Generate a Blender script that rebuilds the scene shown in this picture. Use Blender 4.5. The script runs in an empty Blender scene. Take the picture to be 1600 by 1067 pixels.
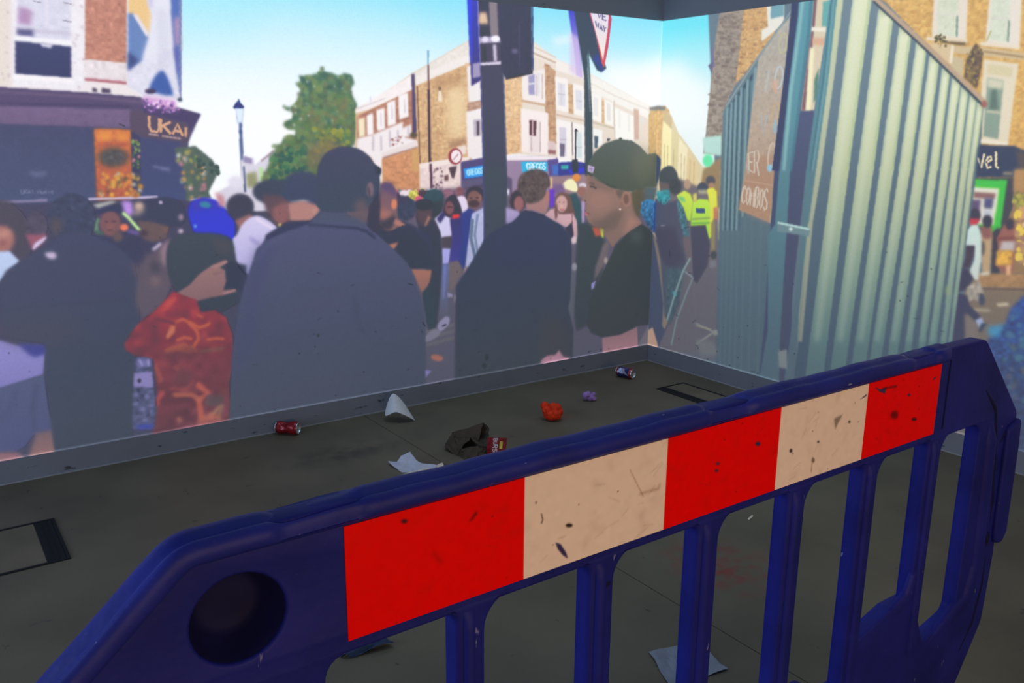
import bpy, bmesh, math, random
import numpy as np
from mathutils import Vector, Matrix, noise as mnoise

scene = bpy.context.scene
COL = scene.collection

# ------------------------------------------------------------------ camera
CAM = np.array([-3.823150, -3.891213, 1.42])
FPX, PITCH, YAW, ROLL = 1347.531, 0.2378046, 0.6159631, 0.0081343
cp, sp = math.cos(PITCH), math.sin(PITCH)
cf = np.array([math.sin(YAW)*cp, math.cos(YAW)*cp, -sp])
r0 = np.array([math.cos(YAW), -math.sin(YAW), 0.0])
u0 = np.cross(r0, cf)
cr = math.cos(ROLL)*r0 + math.sin(ROLL)*u0
cu = -math.sin(ROLL)*r0 + math.cos(ROLL)*u0
cam_data = bpy.data.cameras.new('camera')
cam_data.sensor_fit = 'HORIZONTAL'
cam_data.sensor_width = 36.0
cam_data.lens = FPX/1600*36.0
cam_data.clip_start = 0.02
cam = bpy.data.objects.new('camera', cam_data)
COL.objects.link(cam)
cam.matrix_world = Matrix(((cr[0], cu[0], -cf[0], CAM[0]), (cr[1], cu[1], -cf[1], CAM[1]),
                           (cr[2], cu[2], -cf[2], CAM[2]), (0, 0, 0, 1)))
scene.camera = cam

# ------------------------------------------------------------------ world, lights, exposure
scene.view_settings.view_transform = 'Standard'
scene.view_settings.look = 'None'
scene.view_settings.exposure = 0.0
scene.view_settings.gamma = 1.0
scene.view_settings.use_curve_mapping = False
world = bpy.data.worlds.new('world')
scene.world = world
world.use_nodes = True
world.node_tree.nodes['Background'].inputs['Color'].default_value = (0.46, 0.70, 1.0, 1)
world.node_tree.nodes['Background'].inputs['Strength'].default_value = 0.25

def area(name, loc, target, sx, sy, power, color, spread=180):
    d = bpy.data.lights.new(name, 'AREA')
    d.shape = 'RECTANGLE'; d.size = sx; d.size_y = sy; d.energy = power; d.color = color; d.spread = math.radians(spread)
    o = bpy.data.objects.new(name, d); COL.objects.link(o)
    o.location = loc
    o.rotation_euler = (Vector(target)-Vector(loc)).to_track_quat('-Z', 'Y').to_euler()
    o['kind'] = 'helper'
    return o
# daylight through the open shop front behind the camera, and an added cool fill from the left
area('daylight_front', (-3.1, -6.2, 0.95), (-2.7, -2.9, 0.85), 3.2, 1.2, 60, (1.0, 0.64, 0.27))
area('side_fill', (-6.5, -1.7, 0.95), (-1.6, -2.2, 0.5), 1.8, 1.3, 66, (0.60, 0.74, 1.0))
area('overhead_fill', (-1.5, -1.3, 4.2), (-0.9, -0.7, 0.6), 2.0, 2.0, 20, (0.62, 0.78, 1.0), 120)  # added overhead fill to lift the upper walls, rail top and far floor
AMB = np.array([0.042, 0.048, 0.065])      # daylight that the bare wall sends back, measured with the projector off

# ------------------------------------------------------------------ helpers
def ray_plane(px, py, axis, val):
    d = cf + (px-800.0)/FPX*cr - (py-533.5)/FPX*cu
    k = (val-CAM[axis])/d[axis]
    return CAM + k*d
def floor_at(px, py, z=0.0):
    p = ray_plane(px, py, 2, z)
    return Vector((p[0], p[1], z))
def tag(o, label=None, cat=None, group=None, kind=None):
    if label: o['label'] = label
    if cat: o['category'] = cat
    if group: o['group'] = group
    if kind: o['kind'] = kind
    return o
def link(name, me, mat=None, parent=None):
    o = bpy.data.objects.new(name, me); COL.objects.link(o)
    if mat: me.materials.append(mat)
    if parent: o.parent = parent
    return o
def empty(name, loc=(0, 0, 0), rz=0.0):
    o = bpy.data.objects.new(name, None); COL.objects.link(o)
    o.location = loc; o.rotation_euler = (0, 0, rz); o.empty_display_size = 0.1
    return o
def mesh_from(name, verts, faces, smooth=False):
    me = bpy.data.meshes.new(name)
    me.from_pydata([tuple(map(float, v)) for v in verts], [], faces)
    me.validate(); me.update()
    if smooth:
        for p in me.polygons: p.use_smooth = True
    return me
def box_mesh(name, x0, x1, y0, y1, z0, z1, bev=0.0):
    bm = bmesh.new()
    bmesh.ops.create_cube(bm, size=1.0)
    for v in bm.verts:
        v.co = Vector((x0+(v.co.x+.5)*(x1-x0), y0+(v.co.y+.5)*(y1-y0), z0+(v.co.z+.5)*(z1-z0)))
    if bev: bmesh.ops.bevel(bm, geom=bm.edges[:], offset=bev, segments=2, affect='EDGES', profile=.6)
    me = bpy.data.meshes.new(name); bm.to_mesh(me); bm.free()
    return me
def shade_smooth(me, angle=40):
    for p in me.polygons: p.use_smooth = True
    try: me.set_sharp_from_angle(angle=math.radians(angle))
    except Exception: pass
    return me
def solid_outline(name, outer, holes, y_front, y_back, bev):
    """2-D outline with holes in the x-z plane, made into a rounded moulding between y_front and y_back"""
    cu_ = bpy.data.curves.new(name, 'CURVE'); cu_.dimensions = '2D'; cu_.fill_mode = 'BOTH'
    th = abs(y_back-y_front)
    cu_.extrude = th/2-bev; cu_.bevel_depth = bev; cu_.bevel_resolution = 3; cu_.offset = -bev
    for ring in [outer]+holes:
        s = cu_.splines.new('POLY'); s.points.add(len(ring)-1)
        for p, q in zip(s.points, ring): p.co = (q[0], q[1], 0, 1)
        s.use_cyclic_u = True
    ob = bpy.data.objects.new(name, cu_); COL.objects.link(ob)
    dg = bpy.context.evaluated_depsgraph_get(); dg.update()
    me = bpy.data.meshes.new_from_object(ob.evaluated_get(dg))
    bpy.data.objects.remove(ob); bpy.data.curves.remove(cu_)
    ym = (y_front+y_back)/2
    for v in me.vertices:
        x, z, d = v.co
        v.co = (x, ym-d, z)
    bm = bmesh.new(); bm.from_mesh(me)
    bmesh.ops.remove_doubles(bm, verts=bm.verts[:], dist=1e-5)
    bmesh.ops.recalc_face_normals(bm, faces=bm.faces[:])
    bm.to_mesh(me); bm.free()
    me.name = name
    shade_smooth(me, 35)
    return me
def round_poly(pts, r, n=5):
    """pts = corner list (or (x, z, radius)); returns the outline with rounded corners"""
    out = []
    m = len(pts)
    for i in range(m):
        p0, p1, p2 = pts[i-1], pts[i], pts[(i+1) % m]
        rr = p1[2] if len(p1) > 2 else r
        a = np.array(p0[:2], float); b = np.array(p1[:2], float); c = np.array(p2[:2], float)
        if rr <= 0: out.append(tuple(b)); continue
        d1 = (a-b)/np.linalg.norm(a-b); d2 = (c-b)/np.linalg.norm(c-b)
        ang = math.acos(max(-1, min(1, d1@d2)))
        t = min(rr/math.tan(ang/2), .49*np.linalg.norm(a-b), .49*np.linalg.norm(c-b))
        s, e = b+d1*t, b+d2*t
        for k in range(n+1):
            w = k/n
            out.append(tuple((1-w)**2*s+2*w*(1-w)*b+w*w*e))
    return out

# ------------------------------------------------------------------ materials
def principled(name, color, rough=.6, spec=.4, metal=0.0, noise_amt=0.0, noise_scale=20.0, bump=0.0, bump_scale=60.0, coord='Object'):
    m = bpy.data.materials.new(name); m.use_nodes = True
    nt = m.node_tree; b = nt.nodes['Principled BSDF']
    b.inputs['Base Color'].default_value = (*color, 1); b.inputs['Roughness'].default_value = rough
    b.inputs['Specular IOR Level'].default_value = spec; b.inputs['Metallic'].default_value = metal
    tc = nt.nodes.new('ShaderNodeTexCoord')
    if noise_amt:
        n = nt.nodes.new('ShaderNodeTexNoise'); n.inputs['Scale'].default_value = noise_scale; n.inputs['Detail'].default_value = 6
        nt.links.new(tc.outputs[coord], n.inputs['Vector'])
        mr = nt.nodes.new('ShaderNodeMapRange'); mr.inputs['From Min'].default_value = .3; mr.inputs['From Max'].default_value = .7
        mr.inputs['To Min'].default_value = 1-noise_amt; mr.inputs['To Max'].default_value = 1+noise_amt
        nt.links.new(n.outputs['Fac'], mr.inputs['Value'])
        mx = nt.nodes.new('ShaderNodeVectorMath'); mx.operation = 'SCALE'; mx.inputs[0].default_value = color
        nt.links.new(mr.outputs['Result'], mx.inputs['Scale']); nt.links.new(mx.outputs['Vector'], b.inputs['Base Color'])
    if bump:
        n2 = nt.nodes.new('ShaderNodeTexNoise'); n2.inputs['Scale'].default_value = bump_scale; n2.inputs['Detail'].default_value = 5
        nt.links.new(tc.outputs[coord], n2.inputs['Vector'])
        bp = nt.nodes.new('ShaderNodeBump'); bp.inputs['Strength'].default_value = bump; bp.inputs['Distance'].default_value = .004
        nt.links.new(n2.outputs['Fac'], bp.inputs['Height']); nt.links.new(bp.outputs['Normal'], b.inputs['Normal'])
    return m
def add_marks(m, dark, scale, thr, stretch, seed, rotz=(0, 0, 0)):
    """scattered short scuff marks: a stretched noise, thresholded, darkens the base colour"""
    nt = m.node_tree; b = nt.nodes['Principled BSDF']
    src = b.inputs['Base Color'].links[0].from_socket if b.inputs['Base Color'].links else None
    g = nt.nodes.new('ShaderNodeNewGeometry'); mp = nt.nodes.new('ShaderNodeMapping')
    mp.inputs['Scale'].default_value = stretch; mp.inputs['Location'].default_value = (seed, seed*.7, seed*1.3); mp.inputs['Rotation'].default_value = rotz
    nt.links.new(g.outputs['Position'], mp.inputs['Vector'])
    n = nt.nodes.new('ShaderNodeTexNoise'); n.inputs['Scale'].default_value = scale; n.inputs['Detail'].default_value = 3
    nt.links.new(mp.outputs['Vector'], n.inputs['Vector'])
    r = nt.nodes.new('ShaderNodeMapRange'); r.inputs['From Min'].default_value = thr; r.inputs['From Max'].default_value = thr+.035
    nt.links.new(n.outputs['Fac'], r.inputs['Value'])
    mx = nt.nodes.new('ShaderNodeMix'); mx.data_type = 'RGBA'
    nt.links.new(r.outputs['Result'], mx.inputs['Factor'])
    if src: nt.links.new(src, mx.inputs['A'])
    else: mx.inputs['A'].default_value = b.inputs['Base Color'].default_value
    mx.inputs['B'].default_value = (*dark, 1)
    nt.links.new(mx.outputs['Result'], b.inputs['Base Color'])
    return m
def add_stain(m, cx, cy, rx, ry, color, amount=.7, nscale=14):
    nt = m.node_tree; b = nt.nodes['Principled BSDF']
    src = b.inputs['Base Color'].links[0].from_socket if b.inputs['Base Color'].links else None
    g = nt.nodes.new('ShaderNodeNewGeometry'); mp = nt.nodes.new('ShaderNodeMapping'); mp.vector_type = 'POINT'
    mp.inputs['Scale'].default_value = (1/rx, 1/ry, 0); mp.inputs['Location'].default_value = (-cx/rx, -cy/ry, 0)
    nt.links.new(g.outputs['Position'], mp.inputs['Vector'])
    ln = nt.nodes.new('ShaderNodeVectorMath'); ln.operation = 'LENGTH'; nt.links.new(mp.outputs['Vector'], ln.inputs[0])
    r = nt.nodes.new('ShaderNodeMapRange'); r.inputs['From Min'].default_value = 1.0; r.inputs['From Max'].default_value = 0.2
    r.inputs['To Max'].default_value = amount
    nt.links.new(ln.outputs['Value'], r.inputs['Value'])
    n = nt.nodes.new('ShaderNodeTexNoise'); n.inputs['Scale'].default_value = nscale; n.inputs['Detail'].default_value = 7
    nt.links.new(g.outputs['Position'], n.inputs['Vector'])
    r2 = nt.nodes.new('ShaderNodeMapRange'); r2.inputs['From Min'].default_value = .42; r2.inputs['From Max'].default_value = .62
    nt.links.new(n.outputs['Fac'], r2.inputs['Value'])
    mu = nt.nodes.new('ShaderNodeMath'); mu.operation = 'MULTIPLY'
    nt.links.new(r.outputs['Result'], mu.inputs[0]); nt.links.new(r2.outputs['Result'], mu.inputs[1])
    mx = nt.nodes.new('ShaderNodeMix'); mx.data_type = 'RGBA'
    nt.links.new(mu.outputs['Value'], mx.inputs['Factor'])
    if src: nt.links.new(src, mx.inputs['A'])
    else: mx.inputs['A'].default_value = b.inputs['Base Color'].default_value
    mx.inputs['B'].default_value = (*color, 1)
    nt.links.new(mx.outputs['Result'], b.inputs['Base Color'])
    return m
WALL = (0.155, 0.172, 0.210)
M_wall = add_marks(principled('wall_paint', WALL, .55, .3, noise_amt=.05, noise_scale=3), (.06, .06, .07), 9, .70, (.6, .6, 2.4), 3.1)
M_base = add_marks(principled('skirting_paint', WALL, .5, .35, noise_amt=.06, noise_scale=5), (.05, .05, .06), 15, .675, (.9, .9, 3.2), 7.7, (.1, .15, 0))
M_bead = principled('skirting_bead', (.24, .26, .29), .4, .4)
M_floor = principled('floor_sheet', (.104, .089, .060), .62, .35, noise_amt=.22, noise_scale=2.2, bump=.15, bump_scale=160)
add_marks(M_floor, (.06, .055, .045), 6.5, .72, (1, 2.2, 1), 12.4, (0, 0, .6))
add_marks(M_floor, (.04, .036, .03), 16, .725, (2.2, 1, 1), 5.4, (0, 0, .9))
add_stain(M_floor, -1.70, -2.13, .22, .26, (.20, .02, .02), .75, 16)
add_stain(M_floor, -1.9, -1.0, .7, .3, (.10, .045, .04), .45, 7)
add_stain(M_floor, -2.3, -.45, .45, .16, (.03, .026, .024), .6, 9)
add_stain(M_floor, -1.22, -.57, .16, .10, (.22, .03, .02), .35, 9)
M_joint = principled('joint_dark', (.012, .012, .011), .9, .1)
M_black = principled('black_rubber', (.008, .009, .012), .7, .2, bump=.1)
M_ceil = principled('ceiling_paint', (.10, .11, .13), .9, .2)

# ------------------------------------------------------------------ painter for the flat print (projected film, stickers)
class Canvas:
    def __init__(self, w, h, to_uv, fill=(128, 128, 128)):
        self.w, self.h, self.f = w, h, to_uv
        self.a = np.empty((h, w, 3), np.float32); self.a[:] = np.array(fill, np.float32)/255
        self.rng = np.random.default_rng(11)
    def mask(self, q, blur):
        pad = int(3*blur+2)
        x0 = max(int(math.floor(q[:, 0].min()))-pad, 0); x1 = min(int(math.ceil(q[:, 0].max()))+pad, self.w)
        y0 = max(int(math.floor(q[:, 1].min()))-pad, 0); y1 = min(int(math.ceil(q[:, 1].max()))+pad, self.h)
        if x1 <= x0 or y1 <= y0: return None
        X = np.arange(x0, x1, dtype=np.float32)+.5
        Y = np.arange(y0, y1, dtype=np.float32)+.5
        m = np.zeros((len(Y), len(X)), bool)
        n = len(q)
        for i in range(n):
            ax, ay = q[i]; bx, by = q[(i+1) % n]
            if ay == by: continue
            lo, hi = (ay, by) if ay < by else (by, ay)
            r0 = np.searchsorted(Y, lo); r1 = np.searchsorted(Y, hi)
            if r1 <= r0: continue
            xs = ax+(Y[r0:r1]-ay)*(bx-ax)/(by-ay)
            m[r0:r1] ^= X[None, :] < xs[:, None]
        m = m.astype(np.float32)
        if blur > 0:
            k = np.exp(-.5*(np.arange(-int(3*blur+1), int(3*blur+2))/blur)**2).astype(np.float32); k /= k.sum()
            p = len(k)//2
            # edges of the canvas are extended so a shape that runs off stays solid there
            mp = np.pad(m, ((0, 0), (p, p)), 'edge'); o = np.zeros_like(m)
            for j, c in enumerate(k): o += c*mp[:, j:j+m.shape[1]]
            mp = np.pad(o, ((p, p), (0, 0)), 'edge'); m = np.zeros_like(o)
            for j, c in enumerate(k): m += c*mp[j:j+o.shape[0]]
        return x0, x1, y0, y1, m
    def poly(self, q, col, blur=1.2, a=1.0, noise=0.0, ns=6):
        r = self.mask(np.asarray(q, float), blur)
        if r is None: return
        x0, x1, y0, y1, m = r
        if len(col) == 2:
            c1, c0 = np.array(col[0], np.float32)/255, np.array(col[1], np.float32)/255
            qy = np.asarray(q)[:, 1]
            t = np.clip((np.arange(y0, y1)-qy.min())/max(1e-6, qy.max()-qy.min()), 0, 1)[:, None, None].astype(np.float32)
            c = c0+(c1-c0)*t
            c = np.broadcast_to(c, (y1-y0, x1-x0, 3))
        else:
            c = np.broadcast_to(np.array(col, np.float32)/255, (y1-y0, x1-x0, 3))
        if noise:
            h, w = y1-y0, x1-x0
            g = self.rng.normal(0, 1, (h//ns+3, w//ns+3)).astype(np.float32)
            yy = np.arange(h)/ns; xx = np.arange(w)/ns
            yi = yy.astype(int); xi = xx.astype(int); fy = (yy-yi)[:, None]; fx = (xx-xi)[None]
            fy = fy*fy*(3-2*fy); fx = fx*fx*(3-2*fx)
            n = (g[yi][:, xi]*(1-fx)+g[yi][:, xi+1]*fx)*(1-fy)+(g[yi+1][:, xi]*(1-fx)+g[yi+1][:, xi+1]*fx)*fy
            c = c*(1+noise*n[..., None])
        m = (m*a)[..., None]
        self.a[y0:y1, x0:x1] = self.a[y0:y1, x0:x1]*(1-m)+c*m
def smooth_ring(p, n=4):
    p = np.asarray(p, float); N = len(p); out = []
    for i in range(N):
        a, b, c, d = p[i-1], p[i], p[(i+1) % N], p[(i+2) % N]
        for k in range(n):
            t = k/n
            out.append(.5*((2*b)+(-a+c)*t+(2*a-5*b+4*c-d)*t*t+(-a+3*b-3*c+d)*t**3))
    return np.array(out)
def ribbon(p, w):
    p = np.asarray(p, float)
    d = np.gradient(p, axis=0) if len(p) > 2 else np.repeat((p[1:]-p[:1]), 2, 0)
    d /= np.maximum(np.linalg.norm(d, axis=1, keepdims=True), 1e-9)
    n = np.stack([-d[:, 1], d[:, 0]], 1)*(w/2)
    return np.concatenate([p+n, (p-n)[::-1]])
def ell(cx, cy, rx, ry, rot=0, n=20):
    t = np.linspace(0, 2*math.pi, n, endpoint=False); c, s = math.cos(rot), math.sin(rot)
    x, y = rx*np.cos(t), ry*np.sin(t)
    return np.stack([cx+x*c-y*s, cy+x*s+y*c], 1)
GLYPH = {
 'U': [[(0, 0), (0, .7), (.2, 1), (.8, 1), (1, .7), (1, 0)]], 'K': [[(0, 0), (0, 1)], [(1, 0), (0, .55)], [(.25, .45), (1, 1)]],
 'A': [[(0, 1), (.5, 0), (1, 1)], [(.2, .65), (.8, .65)]], 'I': [[(.5, 0), (.5, 1)]],
 'C': [[(1, .2), (.6, 0), (.2, .1), (0, .5), (.2, .9), (.6, 1), (1, .8)]], 'O': [[(.5, 0), (.1, .2), (0, .5), (.1, .8), (.5, 1), (.9, .8), (1, .5), (.9, .2), (.5, 0)]],
 'M': [[(0, 1), (0, 0), (.5, .7), (1, 0), (1, 1)]], 'B': [[(0, 0), (0, 1), (.7, 1), (1, .75), (.7, .5), (0, .5)], [(.7, .5), (.9, .25), (.7, 0), (0, 0)]],
 'S': [[(1, .15), (.6, 0), (.1, .1), (.05, .35), (.5, .5), (.95, .65), (.9, .9), (.4, 1), (0, .85)]],
 'G': [[(1, .2), (.6, 0), (.2, .1), (0, .5), (.2, .9), (.6, 1), (1, .85), (1, .55), (.6, .55)]], 'R': [[(0, 1), (0, 0), (.7, 0), (1, .25), (.7, .5), (0, .5)], [(.5, .5), (1, 1)]],
 'E': [[(1, 0), (0, 0), (0, 1), (1, 1)], [(0, .5), (.8, .5)]], 'V': [[(0, 0), (.5, 1), (1, 0)]], 'W': [[(0, 0), (.25, 1), (.5, .3), (.75, 1), (1, 0)]],
 'Y': [[(0, 0), (.5, .5), (1, 0)], [(.5, .5), (.5, 1)]], 'N': [[(0, 1), (0, 0), (1, 1), (1, 0)]], 'T': [[(0, 0), (1, 0)], [(.5, 0), (.5, 1)]], 'J': [[(1, 0), (1, .8), (.6, 1), (.1, .85)]],
 'v': [[(0, .35), (.5, 1), (1, .1)]], 'e': [[(.05, .65), (.95, .5), (.8, .3), (.4, .3), (.05, .65), (.3, 1), (.9, .9)]], 'l': [[(.4, 0), (.4, .9), (.8, 1)]],
 'u': [[(0, .35), (0, .85), (.4, 1), (1, .8)], [(1, .35), (1, 1)]], 's': [[(.9, .4), (.3, .35), (.2, .6), (.8, .75), (.7, 1), (.1, .95)]], 'i': [[(.5, .35), (.5, 1)]], 'c': [[(.9, .45), (.4, .35), (.1, .65), (.4, 1), (.9, .9)]],
 ' ': []}

# ------------------------------------------------------------------ the projected street film (flat light on the two walls)
PIC_Z0, PIC_Z1 = 0.10197, 2.06556
SC = 400.0
LEN = {'L': 5.0, 'R': 4.2}
def uv_left(p):
    p = np.asarray(p, float)
    d = cf[None]+((p[:, :1]-800)/FPX)*cr[None]-((p[:, 1:]-533.5)/FPX)*cu[None]
    k = (0-CAM[1])/d[:, 1]
    w = CAM[None]+k[:, None]*d
    return np.stack([(w[:, 0]+LEN['L'])*SC, (w[:, 2]-PIC_Z0)*SC], 1)
def uv_right(p):
    p = np.asarray(p, float)
    d = cf[None]+((p[:, :1]-800)/FPX)*cr[None]-((p[:, 1:]-533.5)/FPX)*cu[None]
    k = (0-CAM[0])/d[:, 0]
    w = CAM[None]+k[:, None]*d
    return np.stack([(w[:, 1]+LEN['R'])*SC, (w[:, 2]-PIC_Z0)*SC], 1)
CH = int(round((PIC_Z1-PIC_Z0)*SC))
CV = {'L': Canvas(int(LEN['L']*SC), CH, uv_left), 'R': Canvas(int(LEN['R']*SC), CH, uv_right)}
FIGS = {'L': [], 'R': []}          # depicted figures: name, label, outlines in wall coordinates
CUR = {'L': None, 'R': None}
def fig(name, label=None, s='L'):
    for t in s:
        CUR[t] = [name, label, []]; FIGS[t].append(CUR[t])
    for t in 'LR':
        if t not in s: CUR[t] = None
def nofig():
    CUR['L'] = CUR['R'] = None
def P(pts, col, s='L', blur=1.6, a=1.0, noise=0.0, ns=6, sm=0, m=0):
    pts = smooth_ring(pts, 4) if sm else np.asarray(pts, float)
    for t in s:
        q = CV[t].f(pts)
        CV[t].poly(q, col, blur, a, noise, ns)
        if m and CUR[t] is not None: CUR[t][2].append(q)
def Lk(pts, w, col, s='L', blur=1.2, a=1.0):
    P(ribbon(pts, w), col, s, blur, a)
def El(cx, cy, rx, ry, col, s='L', rot=0, blur=1.6, a=1.0, m=0, noise=0, ns=5):
    P(ell(cx, cy, rx, ry, rot), col, s, blur, a, noise, ns, m=m)
RNG = np.random.default_rng(5)
def speck(pts, cols, n, r0, r1, s='L', a=.9, asp=1.0, blur=1.0):
    pts = np.asarray(pts, float); lo, hi = pts.min(0), pts.max(0)
    k = 0; tries = 0
    while k < n and tries < n*20:
        tries += 1
        c = lo+RNG.random(2)*(hi-lo)
        ins = False; N = len(pts)
        for i in range(N):
            ax, ay = pts[i]; bx, by = pts[(i+1) % N]
            if (ay > c[1]) != (by > c[1]) and c[0] < ax+(c[1]-ay)*(bx-ax)/(by-ay): ins = not ins
        if not ins: continue
        k += 1
        r = r0+RNG.random()*(r1-r0)
        e = ell(c[0], c[1], r*asp, r, RNG.random()*6.28 if asp == 1 else 0, 9)
        e = (e-c)*(.7+.6*RNG.random((len(e), 1)))+c
        P(e, cols[RNG.integers(len(cols))], s, blur, a)
def text(txt, quad, w, col, s='L', gap=.25, blur=.8, a=1):
    q = np.asarray(quad, float); n = len(txt); cw = 1/(n+(n-1)*gap)
    for i, ch in enumerate(txt):
        x0 = i*cw*(1+gap)
        for st in GLYPH.get(ch, []):
            pp = []
            for gx, gy in st:
                u, v = x0+gx*cw, gy
                pp.append((q[0]*(1-u)+q[1]*u)*(1-v)+(q[3]*(1-u)+q[2]*u)*v)
            Lk(pp, w, col, s, blur, a)
def mk(ox, oy, k):
    def g(*v): return [(ox+v[i]/k, oy+v[i+1]/k) for i in range(0, len(v), 2)]
    return g
A = mk(0, 0, 4); B = mk(400, 0, 4); C = mk(800, 0, 4); D = mk(1200, 0, 4)
E_ = mk(0, 267, 4); F = mk(400, 267, 4); G = mk(800, 267, 4); H = mk(1200, 267, 4)
I_ = mk(0, 534, 4); J = mk(400, 534, 4); K = mk(800, 534, 4)
Q1 = mk(1110, 20, 3.1375); Q4 = mk(820, 220, 5.161); Q6 = mk(920, 220, 3.136); Q7 = mk(560, 60, 4.27); Q8 = mk(780, 50, 4.104)
Q3 = mk(600, 220, 8.889)
N1 = mk(0, 0, 1)

# --- sky -------------------------------------------------------------------------------------------------
def sky(t, top, low, z0, z1):
    c = CV[t]; z = PIC_Z0+(np.arange(c.h)+.5)/SC
    k = np.clip((z-z0)/(z1-z0), 0, 1)[:, None, None]**1.7
    c.a[:] = np.array(low)/255*(1-k)+np.array(top)/255*k
sky('L', (132, 218, 245), (250, 252, 254), 1.42, 2.06)
sky('R', (104, 216, 234), (228, 240, 238), 1.42, 2.02)
P(N1(280, 318, 1040, 306, 1040, 800, -900, 900, -900, 330), (74, 73, 93), 'L', 4)
P(N1(1105, -20, 1300, -200, 6000, -600, 6000, 2500, 1000, 2500, 1004, 330, 1120, 330), (96, 112, 122), 'R', 2)
P(N1(560, -60, 1037, 20, 1036, 90, 980, 90, 860, 60, 700, 60), (120, 214, 243), 'L', 30, .25)
P(N1(150, -120, 420, -60, 400, 60, 290, 90, 150, 60), (150, 228, 250), 'L', 30, .35)
P(N1(860, 60, 900, 52, 905, 66, 870, 72), (235, 244, 250), 'L', 6, .6)
P(N1(950, 100, 1000, 104, 1036, 90, 1036, 170, 990, 175, 940, 130), (250, 250, 250), 'L', 16, .8)
P(N1(1020, 110, 1060, 95, 1085, 120, 1110, 135, 1110, 200, 1020, 200), (240, 246, 244), 'R', 18, .8)

# --- left corner building -------------------------------------------------------------------------------
def brick(pts, col, dk, lt, n, s='L', m=0, r=(1.0, 2.4)):
    P(pts, col, s, 1.4, noise=.05, ns=5, m=m)
    speck(pts, [dk, lt, col], n, r[0], r[1], s, .5, 2.2)
fig('building', 'pale corner building with a sash window, brick strip and painted mural')
P(A(-1200, -400, 1130, -400, 1130, 620, 900, 600, 0, 550, -1200, 480), (228, 216, 218), m=1)
P(A(-1200, -400, 60, -400, 60, 545, -1200, 480), (224, 210, 202))
speck(A(0, 0, 60, 0, 60, 520, 0, 520), [(190, 175, 180)], 8, 2, 3, a=.5)
for k in range(3):                                     # more sash windows beyond the frame
    x = -560-520*k
    P(A(x, -300, x+360, -300, x+360, 470, x, 450), (236, 230, 240)); P(A(x+30, 230, x+330, 240, x+330, 440, x+30, 430), (60, 64, 98)); P(A(x+30, -280, x+330, -280, x+330, 200, x+30, 200), (205, 204, 225))
P(A(75, -300, 530, -300, 528, 570, 80, 540), (234, 228, 238), noise=.015)
speck(A(455, -60, 520, -60, 520, 560, 455, 540), [(200, 185, 195)], 9, 2, 4, a=.6)
P(A(112, -200, 440, -200, 440, 255, 105, 235), (208, 206, 228), noise=.02)
P(A(118, 40, 203, 66, 190, 160, 110, 150), (170, 134, 174), blur=3)
P(A(280, -200, 300, -200, 300, 180, 280, 180), (220, 214, 234))
P(A(100, 178, 440, 205, 440, 222, 100, 195), (190, 182, 205), blur=2)
P(A(105, 180, 208, 190, 208, 230, 105, 222), (86, 84, 126), blur=2.4)
P(A(92, 226, 445, 262, 445, 294, 92, 258), (242, 240, 248))
P(A(94, 256, 445, 292, 446, 492, 94, 465), ((62, 66, 104), (54, 58, 94)))
P(A(250, 268, 330, 278, 320, 300, 265, 295), (208, 204, 222))
P(A(80, 466, 455, 492, 455, 520, 80, 494), (244, 238, 244))
brick(A(531, -300, 797, -300, 797, 398, 531, 374), (182, 124, 108), (156, 104, 92), (196, 142, 120), 110)
P(A(528, 374, 792, 402, 792, 520, 528, 492), (222, 210, 216), noise=.03)
P(A(528, 488, 796, 512, 796, 532, 528, 508), (160, 88, 100))
P(A(520, 508, 796, 534, 890, 614, 520, 580), (230, 220, 222))
P(A(578, 550, 606, 553, 606, 580, 578, 576), (80, 70, 92)); P(A(634, 552, 692, 556, 692, 586, 634, 582), (74, 64, 88))
P(A(795, -300, 1132, -300, 1128, 625, 900, 605, 795, 540), (214, 212, 232), noise=.02)
P(A(795, -300, 880, -300, 925, 40, 955, 100, 935, 210, 905, 235, 800, 80), (232, 188, 130), blur=2)
P(A(798, 82, 835, 85, 925, 222, 930, 245, 890, 380, 800, 440), (98, 124, 176), blur=2)
P(A(800, 320, 870, 380, 800, 450), (62, 72, 120), blur=3)
P(A(830, 90, 855, 90, 930, 210, 915, 232), (225, 215, 225))
P(A(905, -300, 990, -300, 960, 60, 935, 40), (184, 176, 216), blur=3)
P(A(955, -50, 1060, -50, 1065, 120, 1075, 300, 1000, 330, 890, 380, 940, 220), (222, 222, 238), blur=4)
for x in (985, 1005, 1030): Lk(A(x, 60, x+12, 250, x+18, 400), 3, (192, 192, 216), blur=4)
P(A(1058, -300, 1128, -300, 1126, 610, 1105, 470, 1085, 300, 1070, 120), (80, 104, 172), blur=2)
P(A(1095, 120, 1118, 100, 1116, 280, 1098, 300), (224, 160, 172), blur=4)
P(A(1086, 300, 1115, 300, 1120, 470, 1105, 440), (96, 94, 160), blur=3)
P(A(935, 560, 960, 490, 1010, 440, 1045, 480, 1075, 560, 1078, 600, 1000, 590), (62, 88, 156), blur=2.5, sm=1)
Lk(A(1130, -300, 1128, 200, 1128, 622), 2, (84, 92, 140))
Lk(A(1134, 220, 1138, 320), 2, (170, 180, 190)); 

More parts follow.
